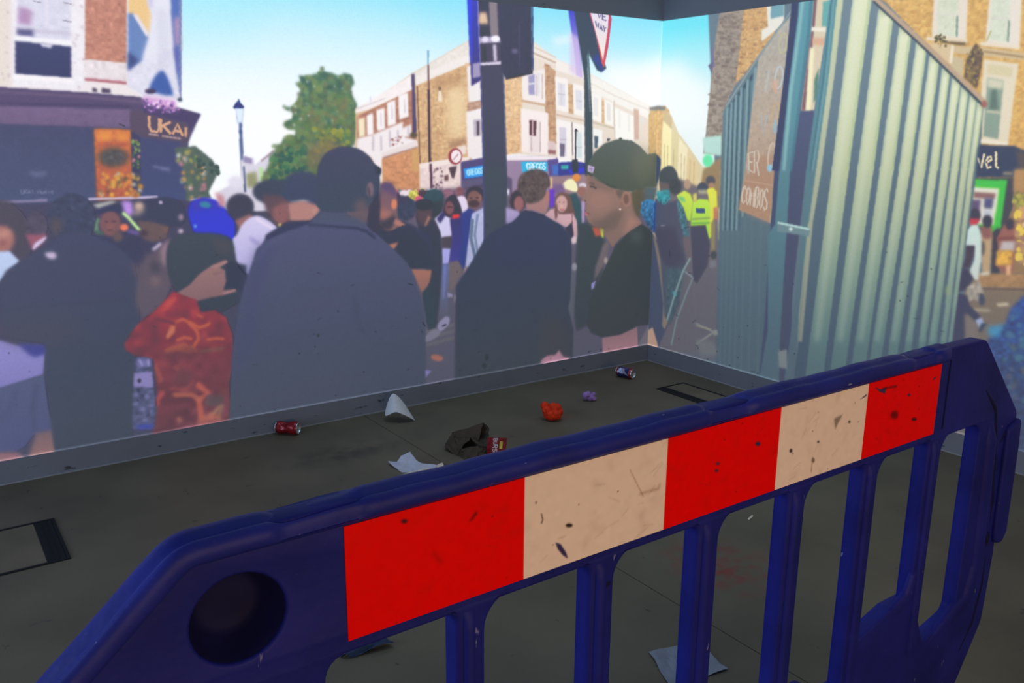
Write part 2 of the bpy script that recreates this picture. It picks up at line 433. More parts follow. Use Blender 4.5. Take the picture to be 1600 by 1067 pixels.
fig('shop_front', 'dark shop front with shutters, an orange panel and tan letters on its fascia')
P(A(-1200, 470, 0, 548, 520, 580, 880, 610, 1000, 640, 1255, 715, 1178, 885, 1175, 1400, -1200, 1400), ((84, 74, 104), (70, 74, 104)), m=1)
P(A(-1200, 470, 0, 548, 520, 580, 880, 610, 880, 690, 820, 680, 0, 662, -1200, 610), (82, 70, 102))
Lk(A(-1200, 500, 0, 575, 520, 605, 880, 640), 3, (104, 88, 118), blur=2)
Lk(A(-1200, 590, 0, 645, 820, 668), 3, (66, 58, 90), blur=2)
P(A(-1200, 610, 0, 668, 820, 686, 815, 798, 0, 776, -1200, 740), ((112, 92, 126), (104, 88, 120)), noise=.02)
P(A(810, 690, 905, 697, 1180, 778, 1178, 888, 1130, 890, 925, 862, 815, 830), (84, 72, 92))
P(A(880, 650, 1000, 660, 1130, 682, 1255, 716, 1180, 825, 1175, 770, 900, 708), (72, 62, 98))
P(A(895, 598, 1100, 628, 1105, 690, 900, 650), (205, 154, 206), blur=3)
speck(A(880, 620, 1100, 640, 1150, 720, 890, 690), [(186, 130, 200), (112, 78, 150), (228, 190, 236), (90, 66, 120)], 55, 1.2, 3)
El(235, 143, 9, 4, (60, 50, 82)); El(281, 156, 4, 3, (50, 60, 80))
text('UKA', A(932, 724, 1140, 785, 1142, 850, 932, 818), 4.2, (206, 154, 124), gap=.16); Lk(A(1162, 796, 1160, 858), 4.2, (206, 154, 124))
Lk(A(930, 838, 990, 846), 2.4, (190, 160, 156)); Lk(A(1012, 850, 1130, 868), 2.4, (180, 152, 150))
P(A(-1200, 740, 0, 778, 592, 800, 604, 1270, -1200, 1270), ((68, 70, 100), (76, 84, 116)), noise=.012)
for y in range(860, 1240, 26): Lk(A(-1200, y-30, 590, y+4), 1.2, (70, 76, 108), a=.5)
P(A(588, 806, 818, 812, 832, 1290, 606, 1290), ((196, 108, 46), (170, 86, 50)), noise=.04)
P(A(610, 822, 695, 826, 698, 880, 615, 876), (226, 142, 52), blur=4); P(A(720, 828, 806, 832, 806, 884, 724, 880), (222, 136, 50), blur=4)
Lk(A(600, 905, 818, 905), 3, (160, 76, 44), blur=3)
El(177, 246, 25, 16, (84, 80, 82), blur=4, noise=.06)
P(A(818, 815, 882, 860, 885, 1290, 834, 1290), (62, 62, 92))
speck(A(825, 870, 880, 878, 880, 1050, 832, 1070), [(90, 120, 70), (130, 150, 90), (70, 100, 80), (180, 120, 130)], 26, 1.5, 3.5)
P(A(880, 860, 925, 866, 1130, 892, 1100, 930, 1180, 1060, 1180, 1290, 884, 1290), ((66, 70, 106), (72, 80, 120)))
Lk(A(955, 1040, 1000, 1048, 1065, 1066), 3, (130, 132, 172), blur=2, a=.7); Lk(A(1010, 1060, 1060, 1046), 2, (120, 124, 166), blur=2, a=.7)
text('UKAI Music', E_(132, 118, 336, 116, 336, 140, 132, 144), 1.3, (134, 136, 166), a=.8)
P(E_(180, 8, 240, 14, 295, 4, 280, 30, 230, 34, 190, 24), (124, 126, 160), blur=3, a=.7)
Lk(E_(-1200, 222, 0, 198, 295, 184), 4.5, (132, 122, 156)); Lk(E_(550, 178, 780, 170, 985, 164), 4.5, (196, 184, 214))
speck(E_(618, 15, 872, 20, 880, 160, 622, 150), [(220, 150, 40), (190, 100, 40), (80, 90, 60), (230, 180, 70), (200, 190, 170), (110, 100, 80)], 70, 2, 4.5, a=.8, blur=1.8)
P(E_(-1200, 236, 0, 212, 560, 190, 1000, 174, 1300, 190, 1300, 1067, -1200, 1067), (72, 70, 94))

fig('flower_display', 'bright hanging flowers beside the shop front')
P(N1(272, 232, 305, 228, 332, 250, 342, 268, 326, 300, 330, 310, 292, 312, 284, 260), (84, 98, 92), m=1)
speck(N1(274, 232, 306, 230, 322, 262, 320, 312, 292, 312), [(96, 128, 84), (170, 165, 90), (205, 130, 145), (220, 150, 76), (205, 210, 200), (60, 84, 80), (70, 90, 84)], 60, 1.5, 4.2, a=.8, blur=2)
speck(N1(300, 235, 338, 255, 342, 272, 310, 272), [(60, 78, 76), (84, 104, 92)], 26, 2, 4)

fig('street_lamp', 'black street lamp with a pale glass lantern against the white sky')
Lk(N1(375.5, 192, 378, 250, 381, 300), 4, (92, 110, 150), blur=1.4); 
P(N1(368, 168, 381, 168, 379, 194, 370, 194), (218, 234, 252), blur=1.2, m=1); P(ribbon(N1(375.5, 192, 378, 250, 381, 300), 4), (88, 104, 146), m=1)
P(N1(364, 168, 368, 161, 372, 157, 373, 155, 376, 161, 382, 167, 380, 170, 366, 170), (40, 56, 116), blur=1, m=1)
Lk(N1(373, 162, 373, 155), 1.6, (60, 90, 140)); El(375.6, 206, 2.6, 3, (70, 90, 140))
Lk(N1(369, 170, 371, 193), 1, (150, 176, 214)); Lk(N1(380.5, 170, 378, 193), 1, (150, 176, 214))

# --- far houses and tree ---------------------------------------------------------------------------------
fig('house', 'far pale houses down the street by the lamp')
P(N1(376, 250, 396, 246, 398, 258, 412, 246, 430, 232, 432, 330, 340, 330, 340, 300, 376, 280), (216, 210, 226), m=1)
P(N1(380, 243, 394, 248, 394, 256, 380, 254), (150, 140, 178)); Lk(N1(408, 252, 428, 236), 3, (170, 146, 158)); 
P(N1(384, 272, 400, 268, 404, 292, 386, 294), (148, 150, 110), blur=3); P(N1(405, 262, 411, 262, 412, 284, 406, 284), (176, 222, 150), blur=2)
P(N1(412, 278, 430, 274, 430, 286, 412, 288), (200, 160, 180), blur=2)
El(368, 285, 12, 10, (226, 220, 236), blur=3); Lk(N1(381, 260, 383, 300), 3, (84, 96, 130))

fig('tree', 'leafy green street tree standing over the crowd')
tree = N1(502, 106, 509, 113, 516, 113, 530, 119, 538, 114, 550, 118, 554, 130, 548, 140, 552, 152, 558, 163, 556, 180, 562, 198, 556, 220, 548, 232, 546, 262, 520, 290, 470, 300, 412, 290, 414, 270, 422, 250, 430, 232, 426, 227, 438, 225, 448, 214, 460, 212, 462, 204, 448, 202, 442, 196, 444, 190, 456, 187, 458, 176, 444, 171, 443, 166, 452, 167, 462, 164, 466, 150, 470, 140, 460, 130, 470, 128, 466, 118, 480, 120, 492, 115, 504, 114)
P(tree, ((76, 108, 88), (104, 122, 80)), m=1, noise=.10, ns=9, blur=2.4)
speck(tree, [(70, 104, 84), (108, 130, 84), (60, 90, 86), (116, 132, 86), (84, 118, 76), (100, 104, 82)], 460, 2, 6, a=.6, blur=1.8)
speck(N1(485, 150, 545, 150, 540, 225, 480, 215), [(116, 104, 78), (104, 114, 72), (124, 118, 82)], 50, 3, 6, a=.4, blur=2.2)
speck(N1(490, 200, 550, 205, 540, 240, 490, 240), [(150, 150, 60), (126, 134, 58)], 40, 2, 5, a=.6)
speck(N1(415, 240, 480, 230, 480, 285, 420, 285), [(60, 104, 84), (84, 128, 84), (48, 88, 84)], 60, 3, 6, a=.7)
speck(N1(450, 115, 555, 115, 555, 200, 450, 210), [(215, 232, 235)], 14, .8, 1.8, a=.6, blur=1.6)
speck(N1(436, 160, 470, 160, 470, 215, 430, 225), [(235, 245, 252)], 10, .8, 2.2, a=.6, blur=1.8)
P(N1(480, 225, 520, 215, 545, 240, 500, 262, 482, 270), (128, 104, 84), blur=7, a=.6)

# --- terrace -----------------------------------------------------------------------------------------------
fig('terrace', 'brick terrace with white windows and a long white parapet')
P(Q7(-20, 470, 100, 420, 350, 240, 750, 8, 760, 1067, 150, 1067, 140, 900, -20, 900), (208, 170, 132), m=1)
P(Q7(-20, 475, 360, 240, 368, 350, 60, 480, -20, 500), (244, 232, 232), noise=.012)
P(Q7(358, 238, 750, 8, 750, 160, 385, 320), (228, 218, 210), noise=.02)
P(Q7(385, 262, 750, 100, 750, 160, 385, 315), (238, 228, 224), blur=2.2)
Lk(Q7(-10, 472, 180, 400), 1.6, (200, 190, 200)); Lk(Q7(80, 390, 80, 440), 1, (190, 190, 210))
brick(Q7(-10, 520, 365, 340, 390, 690, 150, 790, -10, 690), (170, 118, 100), (140, 94, 82), (192, 144, 120), 60)
for q in ((55, 515, 95, 500, 100, 640, 60, 650), (120, 480, 172, 465, 176, 605, 126, 620), (190, 430, 245, 412, 250, 572, 196, 588), (265, 380, 330, 362, 334, 520, 272, 544)):
    P(Q7(*q), (246, 238, 240), blur=1.8)
for x, y in ((148, 540), (222, 490), (306, 450)): Lk(Q7(x, y-45, x+4, y+50), 1.8, (198, 186, 200), blur=1.4)
P(Q7(0, 540, 40, 530, 42, 650, 4, 660), (240, 226, 190), blur=2)
P(Q7(-10, 670, 100, 640, 296, 558, 296, 600, 350, 575, 356, 650, 300, 660, 390, 680, 390, 740, 156, 795, 158, 960, 140, 960, 90, 800, -10, 760), (240, 230, 232), blur=2)
for x, y, h in ((96, 700, 50), (150, 700, 50), (208, 670, 55), (262, 650, 40), (330, 620, 30)): Lk(Q7(x, y-h, x+2, y+h), 3, (196, 184, 196), blur=1.6)
speck(Q7(200, 680, 300, 640, 300, 700, 210, 725), [(160, 110, 110), (210, 180, 180)], 22, 1, 2.4)
El(646, 211, 6, 5, (92, 80, 60), blur=2)
Lk(Q7(158, 785, 392, 700), 9, (230, 216, 216), blur=1.6); Lk(Q7(165, 800, 395, 728), 3, (150, 110, 100), blur=1.6)
brick(Q7(158, 806, 398, 730, 404, 1040, 170, 1050), (204, 142, 104), (180, 120, 90), (218, 162, 122), 40)
P(Q7(356, 745, 396, 735, 396, 890, 360, 895), (206, 160, 104), blur=3)
brick(Q7(384, 318, 752, 160, 752, 800, 412, 836), (206, 164, 122), (178, 134, 100), (230, 194, 152), 190)
P(Q7(590, 340, 720, 300, 720, 660, 600, 670), (234, 204, 160), blur=10, a=.8)
P(Q7(480, 300, 700, 230, 700, 290, 500, 360), (156, 118, 84), blur=8, a=.6)
P(Q7(600, 690, 720, 660, 720, 700, 610, 740), (140, 104, 84), blur=4, a=.6)
P(Q7(352, 240, 374, 236, 388, 625, 362, 635), (78, 68, 102)); Lk(Q7(392, 320, 410, 836), 2, (120, 88, 74))
Lk(Q7(464, 80, 466, 280), 2.4, (110, 150, 180), blur=1); Lk(Q7(465, 180, 470, 340), 3, (126, 90, 86)); Lk(Q7(468, 340, 476, 836), 4.4, (76, 58, 66)); 
P(Q7(536, 335, 550, 335, 560, 420, 528, 424), (234, 216, 190), blur=1.6); El(687, 139, 2.6, 3.4, (110, 84, 66))
P(Q7(722, 190, 830, 150, 830, 400, 735, 430), (236, 226, 226), blur=2); brick(Q7(728, 432, 820, 410, 822, 470, 728, 488), (176, 138, 120), (150, 110, 96), (200, 160, 140), 10)
P(Q7(718, 490, 830, 470, 830, 800, 728, 800), (238, 228, 228), blur=2); P(Q7(765, 545, 822, 540, 822, 650, 770, 655), (180, 170, 186), blur=2); P(Q7(788, 555, 806, 553, 806, 645, 790, 650), (84, 70, 80), blur=1.6)
P(Q7(408, 840, 700, 790, 720, 1067, 412, 1067), (230, 208, 206), noise=.03); P(Q7(405, 838, 740, 790, 740, 818, 410, 870), (240, 224, 218), blur=1.4)
speck(Q7(490, 880, 560, 860, 560, 1020, 500, 1030), [(150, 120, 130), (196, 170, 176), (120, 96, 110)], 26, 1, 2.6)
Lk(Q7(482, 836, 486, 1020), 4, (92, 64, 84)); P(Q7(572, 915, 600, 910, 600, 948, 574, 950), (110, 80, 84), blur=1.6)
P(Q7(600, 862, 656, 850, 652, 880, 636, 938, 622, 930), (84, 66, 76), blur=1.6); P(Q7(660, 725, 718, 712, 718, 770, 664, 780), (234, 214, 206), blur=1.6)

fig('road_sign', 'round red-rimmed no-turn sign on a white wall')
El(711, 244.5, 11, 13, (150, 70, 78), m=1, blur=1.2); El(712.5, 244.5, 8, 10, (244, 228, 232), blur=1)
Lk(N1(708, 250, 713, 244, 716, 241), 1.8, (170, 130, 140), blur=1)

fig('shop_front', 'shop front with lit blue sign panels across the road')
P(N1(720, 253, 757, 246, 790, 246, 848, 243, 872, 245, 872, 272, 920, 262, 930, 330, 720, 330), (112, 100, 140), m=1)
P(N1(720, 254, 757, 247, 757, 288, 722, 290), (82, 74, 122)); P(N1(724, 264, 757, 258, 757, 275, 726, 279), (40, 140, 226), blur=1)
text('GREGGS', N1(729, 266, 754, 262, 754, 271, 730, 274.5), 1.7, (190, 236, 255), blur=1); P(N1(728, 266, 754, 261, 754, 272, 730, 275), (150, 220, 250), blur=3, a=.35)
P(N1(722, 282, 757, 278, 757, 300, 722, 302), (96, 88, 120)); P(N1(726, 294, 757, 288, 757, 306, 726, 308), (58, 56, 84), blur=2)
P(N1(790, 246, 856, 246, 862, 310, 790, 320), (150, 128, 158)); P(N1(790, 243, 848, 243, 870, 244, 868, 250, 790, 251), (238, 228, 234))
P(N1(814, 253, 855, 253, 855, 268, 816, 270), (40, 176, 226), blur=1.2); text('GREGGS', N1(822, 255, 852, 255, 852, 265, 824, 266), 2, (225, 246, 255), blur=1)
P(N1(790, 274, 800, 280, 800, 330, 790, 330), (92, 84, 112), blur=2); P(N1(790, 296, 796, 296, 796, 310, 790, 310), (225, 216, 236), blur=2)
P(N1(855, 250, 872, 248, 872, 275, 858, 276), (92, 78, 142)); P(N1(862, 258, 874, 258, 874, 272, 864, 274), (70, 110, 190), blur=2)
P(N1(872, 254, 920, 250, 924, 272, 872, 276), (52, 60, 140)); P(N1(876, 258, 888, 258, 888, 264, 877, 265), (60, 170, 170), blur=1.6); P(N1(888, 266, 912, 262, 912, 270, 890, 272), (50, 60, 200), blur=1.6)
P(N1(860, 276, 925, 272, 925, 330, 850, 330), (150, 122, 132), blur=2)

fig('building', 'white and brick building with tall sash windows behind the sign pole')
P(Q8(25, 30, 210, 55, 365, 175, 540, 250, 585, 270, 860, 420, 970, 480, 975, 790, 545, 835, 360, 800, 40, 780), (226, 210, 196), m=1)
P(Q8(205, 60, 365, 175, 365, 215, 205, 150), (236, 224, 214)); Lk(Q8(205, 130, 365, 200), 3, (190, 166, 146)); 
P(Q8(365, 175, 545, 255, 545, 305, 360, 245), (240, 230, 224)); P(Q8(585, 275, 960, 470, 960, 560, 585, 380), (242, 236, 228), noise=.01)
Lk(Q8(585, 330, 740, 410, 960, 500), 2, (222, 212, 200)); Lk(Q8(225, 100, 365, 165), 2, (206, 190, 174))
brick(Q8(30, 300, 145, 270, 150, 770, 40, 790), (220, 178, 136), (194, 150, 112), (234, 198, 156), 50)
brick(Q8(290, 200, 360, 250, 365, 720, 315, 700, 290, 470), (186, 146, 116), (150, 108, 90), (206, 170, 134), 40)
brick(Q8(435, 330, 475, 340, 478, 530, 440, 520), (198, 160, 124), (170, 130, 104), (214, 178, 140), 20); brick(Q8(655, 430, 672, 440, 674, 590, 655, 585), (206, 170, 128), (180, 140, 110), (214, 178, 140), 8)
P(Q8(860, 490, 895, 500, 895, 690, 866, 690), (200, 168, 152), blur=2)
Lk(Q8(140, 440, 300, 470), 4, (196, 160, 132)); Lk(Q8(360, 530, 545, 570), 3, (200, 176, 158)); Lk(Q8(600, 580, 740, 620), 3, (196, 180, 158))
P(Q8(145, 300, 180, 260, 290, 240, 295, 460, 150, 432), (240, 228, 226)); P(Q8(180, 280, 262, 262, 262, 410, 184, 402), (224, 214, 218)); P(Q8(186, 285, 226, 270, 226, 405, 188, 402), (150, 146, 186), blur=1.6); Lk(Q8(184, 335, 228, 330), 2, (230, 226, 236)); Lk(Q8(240, 280, 240, 410), 1.6, (190, 180, 190)); Lk(Q8(276, 270, 276, 430), 2, (200, 180, 170))
P(Q8(138, 490, 315, 520, 312, 790, 142, 770), (244, 230, 228)); P(Q8(185, 560, 265, 572, 262, 780, 190, 772), (232, 216, 216)); P(Q8(192, 566, 238, 570, 236, 666, 194, 664), (96, 64, 74), blur=1.4); Lk(Q8(214, 566, 214, 664), 1.8, (210, 190, 190)); Lk(Q8(262, 580, 262, 770), 2, (196, 176, 176)); Lk(Q8(205, 670, 206, 770), 1.8, (190, 166, 170))
P(Q8(358, 285, 438, 305, 444, 520, 366, 498), (244, 236, 232)); P(Q8(374, 325, 420, 335, 424, 480, 378, 470), (214, 212, 222), blur=1.4); Lk(Q8(376, 398, 422, 404), 1.6, (180, 176, 190)); Lk(Q8(396, 330, 400, 470), 1.2, (196, 190, 200))
P(Q8(472, 330, 542, 350, 548, 545, 478, 528), (244, 236, 232)); P(Q8(488, 370, 528, 378, 532, 505, 492, 495), (214, 212, 222), blur=1.4); Lk(Q8(490, 440, 530, 446), 1.6, (186, 180, 192))
P(Q8(366, 560, 460, 580, 462, 830, 372, 815), (244, 236, 234)); P(Q8(384, 610, 428, 614, 430, 800, 388, 800), (206, 200, 214), blur=1.4); P(Q8(388, 715, 420, 718, 416, 800, 390, 798), (110, 100, 124), blur=1.4); Lk(Q8(388, 690, 430, 692), 1.6, (170, 160, 178))
P(Q8(470, 580, 548, 600, 552, 838, 476, 825), (242, 236, 234)); P(Q8(492, 640, 528, 644, 530, 810, 494, 805), (206, 220, 222), blur=1.6); Lk(Q8(492, 738, 530, 742), 1.4, (180, 186, 192))
P(Q8(590, 385, 655, 410, 655, 580, 596, 562), (246, 240, 234)); P(Q8(604, 415, 632, 425, 634, 545, 608, 535), (226, 222, 222), blur=1.4)
P(Q8(672, 430, 728, 455, 730, 605, 678, 588), (246, 240, 234)); P(Q8(688, 455, 712, 462, 714, 575, 690, 568), (224, 218, 216), blur=1.4); P(Q8(735, 480, 860, 540, 862, 700, 740, 690), (246, 243, 236)); 
Lk(Q8(770, 500, 772, 620), 3, (232, 228, 220), blur=2); Lk(Q8(830, 520, 832, 640), 3, (230, 226, 218), blur=2); Lk(Q8(735, 440, 740, 690), 2, (206, 192, 176)); P(Q8(905, 550, 925, 555, 925, 600, 907, 598), (216, 214, 210), blur=2)
P(Q8(600, 620, 660, 630, 660, 720, 600, 740), (240, 240, 238)); P(Q8(608, 665, 634, 670, 630, 745, 610, 745), (70, 88, 106), blur=1.6); P(Q8(690, 684, 712, 684, 705, 700, 690, 700), (60, 66, 76), blur=1.4)
Lk(Q8(466, 580, 470, 790), 1.6, (130, 120, 126)); P(Q8(476, 640, 510, 640, 492, 622), (52, 50, 60), blur=1); P(Q8(480, 645, 506, 645, 500, 690, 486, 690), (206, 206, 206), blur=1); Lk(Q8(490, 620, 488, 830), 2.2, (60, 60, 74), blur=1)
P(Q8(466, 820, 502, 815, 506, 905, 470, 905), (46, 50, 60), blur=1.4)
P(Q8(310, 700, 360, 705, 360, 790, 314, 780), (214, 190, 190), blur=2); P(Q8(312, 755, 362, 760, 362, 785, 314, 782), (150, 100, 104), blur=1.6)

fig('traffic_light', 'back of a traffic light head strapped to its post, dark against the sky')
P(B(1320, -20, 1405, -60, 1410, 500, 1345, 540), ((44, 48, 176), (66, 58, 110)), m=1); P(B(1322, -10, 1345, -10, 1352, 380, 1338, 400), ((30, 60, 235), (60, 70, 190)), blur=2.4)
P(B(1352, 400, 1402, 390, 1404, 480, 1354, 490), (150, 140, 176), blur=1.6)
P(B(1440, -80, 1720, -60, 1728, 445, 1640, 470, 1560, 490, 1520, 440), (58, 57, 78), m=1, noise=.03); Lk(B(1728, 10, 1730, 440), 2, (40, 60, 110)); P(B(1560, 485, 1728, 440, 1730, 462, 1560, 500), (40, 38, 56), blur=1.4)
El(804, 80, 5, 4, (110, 104, 140), blur=2.4, a=.7); P(B(1640, 150, 1650, 150, 1652, 430, 1642, 430), (70, 68, 96), blur=2)
P(B(1385, -60, 1500, -60, 1540, 440, 1405, 440), (56, 56, 74)); P(B(1455, 10, 1505, 10, 1515, 230, 1465, 230), (128, 116, 124), blur=2); Lk(B(1385, 0, 1402, 430), 2, (110, 112, 180))
P(B(1395, 80, 1440, 80, 1450, 150, 1390, 150), (216, 180, 150), blur=3); P(B(1398, 190, 1460, 190, 1460, 225, 1400, 225), (54, 50, 66))
P(B(1392, 235, 1515, 228, 1530, 268, 1395, 275), (170, 160, 190), blur=2); El(774, 61, 7, 5, (245, 240, 250), blur=1.6); El(758, 62, 5, 4.4, (220, 210, 240), blur=1.6)
P(B(1400, 275, 1525, 270, 1530, 390, 1402, 395), (70, 64, 84)); Lk(B(1490, 280, 1496, 385), 5, (190, 180, 204), blur=2); Lk(B(1425, 290, 1430, 380), 5, (46, 44, 60), blur=2)
P(B(1400, 395, 1530, 384, 1530, 406, 1402, 412), (206, 194, 216), blur=1.4)
fig('traffic_light_post', 'dark post carrying the traffic light')
P(B(1402, 412, 1532, 408, 1546, 470, 1566, 1067, 1568, 1700, 1420, 1700, 1420, 1067), ((66, 64, 86), (66, 76, 90)), m=1)
Lk(B(1404, 470, 1420, 1000, 1420, 1500), 1.6, (70, 70, 130), blur=1.4); Lk(B(1548, 470, 1566, 1067), 1.4, (84, 88, 120))

fig('road_sign', 'triangular red-bordered give way sign seen edge on')
P(C(348, 50, 410, 50, 440, 490, 400, 470, 385, 300), ((60, 62, 190), (190, 170, 220)), m=1, blur=1.6); P(C(360, 200, 420, 240, 436, 490, 360, 450), (206, 184, 228), blur=4, a=.7)
P(C(385, 40, 500, 60, 530, 250, 590, 430, 555, 452, 530, 440, 480, 340, 450, 260), (56, 68, 86), m=1)
P(C(478, 70, 615, 92, 622, 120, 600, 300, 575, 425, 560, 400, 520, 210), ((176, 66, 96), (204, 72, 84)), m=1, blur=1)
P(C(488, 76, 604, 92, 596, 200, 568, 380, 540, 270), ((222, 212, 232), (240, 222, 206)), blur=1)
text('VE', C(535, 78, 590, 88, 588, 130, 532, 112), 1.8, (76, 72, 116)); text('WAY', C(520, 132, 588, 172, 584, 205, 528, 175), 1.7, (80, 76, 120))
P(C(505, 370, 560, 452, 575, 440, 530, 330), (40, 64, 150), blur=2, a=.7)
fig('sign_post', 'slim dark post of the give way sign')
P(C(385, 50, 455, 60, 480, 340, 500, 700, 506, 1100, 456, 1100, 450, 480), ((56, 68, 84), (58, 72, 80)), m=1); Lk(C(470, 420, 488, 700), 1.4, (120, 124, 130)); Lk(C(470, 340, 484, 560), 1.4, (150, 220, 200), a=.5)

# --- right wall: the far street --------------------------------------------------------------------------
fig('street', 'tan and cream houses receding down the far side street', 'LR')
P(C(860, 690, 955, 660, 1000, 730, 1040, 830, 1100, 910, 1190, 1040, 1320, 1070, 1320, 1500, 850, 1500), (216, 200, 160), 'LR', m=1)
P(C(868, 690, 958, 664, 985, 690, 985, 760, 940, 800, 930, 1100, 850, 1100, 852, 720), (206, 168, 116), 'LR', noise=.04); P(C(858, 672, 915, 660, 962, 668, 958, 690, 860, 690), (120, 116, 112), 'LR', blur=2)
P(C(945, 750, 1000, 805, 994, 1200, 925, 1200), (244, 232, 172), 'LR', blur=2); P(C(955, 690, 1000, 735, 1000, 810, 945, 750), (196, 176, 132), 'LR', blur=2)
P(C(1000, 820, 1045, 850, 1030, 1200, 994, 1200), (216, 204, 154), 'R', blur=2); P(C(1045, 860, 1100, 930, 1080, 1240, 1030, 1200), (238, 226, 184), 'R', blur=2); P(C(1100, 940, 1170, 1040, 1160, 1260, 1090, 1240), (222, 200, 150), 'R', blur=2)
for x in (955, 975, 1012, 1060, 1080, 1115, 1140): Lk(C(x, 900+(x-955)*.6, x-6, 1180), 1.2, (180, 158, 116), 'R', 1.4, .7)
P(C(1195, 1060, 1310, 980, 1310, 1300, 1160, 1300), (150, 126, 88), 'R', blur=3)
P(C(960, 1080, 1290, 1220, 1290, 2200, 850, 2200), (112, 104, 108), 'R', blur=3)
P(K(980, -700, 1290, -700, 1290, 120, 900, 120), (104, 100, 106), 'R', blur=4, a=.6)

fig('building', 'dark brick gable above the metal fence', 'R')
P(C(1305, 40, 1640, 0, 1640, 300, 1400, 530, 1360, 600, 1325, 690, 1310, 970, 1195, 960, 1210, 850, 1245, 500, 1270, 250), (140, 128, 114), 'R', m=1, noise=.05)
speck(C(1310, 80, 1450, 60, 1420, 300, 1400, 520, 1350, 600, 1310, 860, 1215, 850, 1250, 500), [(118, 104, 92), (158, 146, 130), (110, 92, 82)], 200, 1.2, 2.8, 'R', .5, 1.8)
brick(C(1452, 50, 1640, 20, 1640, 260, 1540, 350, 1400, 520, 1425, 300), (192, 150, 98), (130, 96, 68), (210, 172, 118), 130, 'R')
P(C(1192, 860, 1310, 846, 1310, 975, 1200, 960), (176, 214, 202), 'R', blur=2.5); Lk(C(1250, 300, 1262, 420), 3, (110, 100, 130), 'R')
P(C(1225, 410, 1260, 385, 1250, 460), (96, 90, 116), 'R'); El(1106, 251, 8, 10, (106, 226, 160), 'R', blur=2.4)
P(C(1590, -20, 1700, -20, 1700, 150, 1560, 260, 1560, 190, 1600, 170), (222, 218, 204), 'R'); P(C(1620, 0, 1700, 0, 1700, 100, 1616, 120), (110, 150, 160), 'R')

# corrugated hoarding
fig('fence', 'blue grey corrugated hoarding running away beside the street', 'R')
P(Q1(62, 490, 75, 460, 235, 215, 420, -40, 445, -20, 330, 1067, 330, 1900, 20, 1900, 42, 1067), ((96, 120, 126), (80, 98, 108)), 'R', m=1)
for (x0, y0, x1, y1) in ((84, 465, 62, 1067), (104, 440, 84, 1067), (126, 405, 106, 1067), (152, 370, 128, 1067), (184, 330, 158, 1000), (222, 270, 182, 860)):
    Lk(Q1(x0, y0, x1, y1), 3.4, (122, 150, 152), 'R', 1.2, .8); Lk(Q1(x0+11, y0-4, x1+11, y1), 2.6, (66, 88, 100), 'R', 1.2, .8)
    P(Q1(x0+6, y0-6, x0+24, y0-34, x0+22, y0+6), (60, 74, 84), 'R', 1.2)
for x in (1131, 1138, 1146, 1154, 1164, 1176, 1190): Lk(N1(x, 330, x-7, 600), 2.4, (98, 118, 124), 'R', 1.8, .55)
Lk(Q1(75, 462, 235, 218, 420, -40), 2.4, (128, 140, 142), 'R', 1.1)
fig('menu_board', 'tan painted menu board with pale hand lettering', 'R')
P(Q1(235, 228, 330, 88, 414, -6, 386, 200, 346, 560, 291, 1030, 139, 965, 166, 800, 206, 450), ((162, 160, 150), (174, 140, 112)), 'R', m=1, noise=.03)
P(Q1(205, 700, 330, 700, 291, 1030, 140, 965), (166, 128, 100), 'R', 6, .7)
Lk(Q1(412, 0, 386, 200, 346, 560, 292, 1030), 2, (186, 160, 120), 'R', 1, .8); Lk(Q1(168, 822, 312, 848), 1.8, (186, 150, 124), 'R')
text('COMBOS', Q1(160, 848, 284, 862, 276, 972, 152, 932), 2.4, (208, 198, 182), 'R', .35, a=.8)
for cx, cy, rx, ry, c in ((356, 150, 18, 50, (176, 170, 130)), (336, 318, 18, 54, (176, 186, 190)), (320, 500, 18, 60, (182, 152, 116)), (300, 700, 16, 62, (196, 176, 156))):
    p = Q1(cx, cy)[0]; e = ell(p[0], p[1], rx/3.14, ry/3.14, .12); e = np.vstack([e, e[:1]]); Lk(e, 2.6, c, 'R', 1.0, .85)
El(*Q1(292, 762)[0], 4.5, 6, (140, 186, 206), 'R', blur=1.6); El(*Q1(318, 360)[0], 3.4, 11, (206, 150, 124), 'R', blur=1.8, a=.7); El(*Q1(318, 560)[0], 3.5, 11, (132, 170, 190), 'R', blur=1.8, a=.7)
Lk(Q1(288, 280, 270, 390), 4, (168, 172, 168), 'R', 1.4, .7); text('V', Q1(248, 500, 280, 500, 272, 610, 246, 600), 2, (150, 166, 170), 'R'); text('ER', Q1(186, 690, 240, 672, 238, 800, 190, 770), 2.2, (196, 184, 168), 'R'); Lk(Q1(180, 740, 188, 790), 2, (170, 180, 180), 'R', 1.2, .7)

# upper right building first, then the metal sheets in front
fig('building', 'yellow brick house with pale sash windows and plants on its ledge', 'R')
P(D(600, -200, 720, 0, 1360, 650, 1330, 930, 1300, 1300, 6000, 1300, 6000, -900, 600, -300), (206, 160, 92), 'R', m=1, noise=.05)
speck(D(700, -20, 1600, -20, 1600, 880, 1500, 900), [(184, 136, 72), (222, 184, 114), (200, 156, 88), (176, 132, 74)], 420, 1.3, 2.8, 'R', .55, 1.8)
P(D(1040, -60, 1252, -60, 1240, 250, 1025, 236), (222, 208, 190), 'R'); P(D(1062, -60, 1198, -60, 1188, 232, 1058, 220), (204, 208, 182), 'R', noise=.02); P(D(1060, 75, 1198, 90, 1198, 102, 1060, 88), (210, 205, 190), 'R'); Lk(D(1184, 100, 1180, 230), 3, (110, 134, 120), 'R')
P(D(990, 232, 1245, 248, 1245, 272, 990, 252), (226, 210, 188), 'R'); P(D(1060, 256, 1240, 268, 1230, 290, 1130, 280), (96, 80, 50), 'R', blur=2)
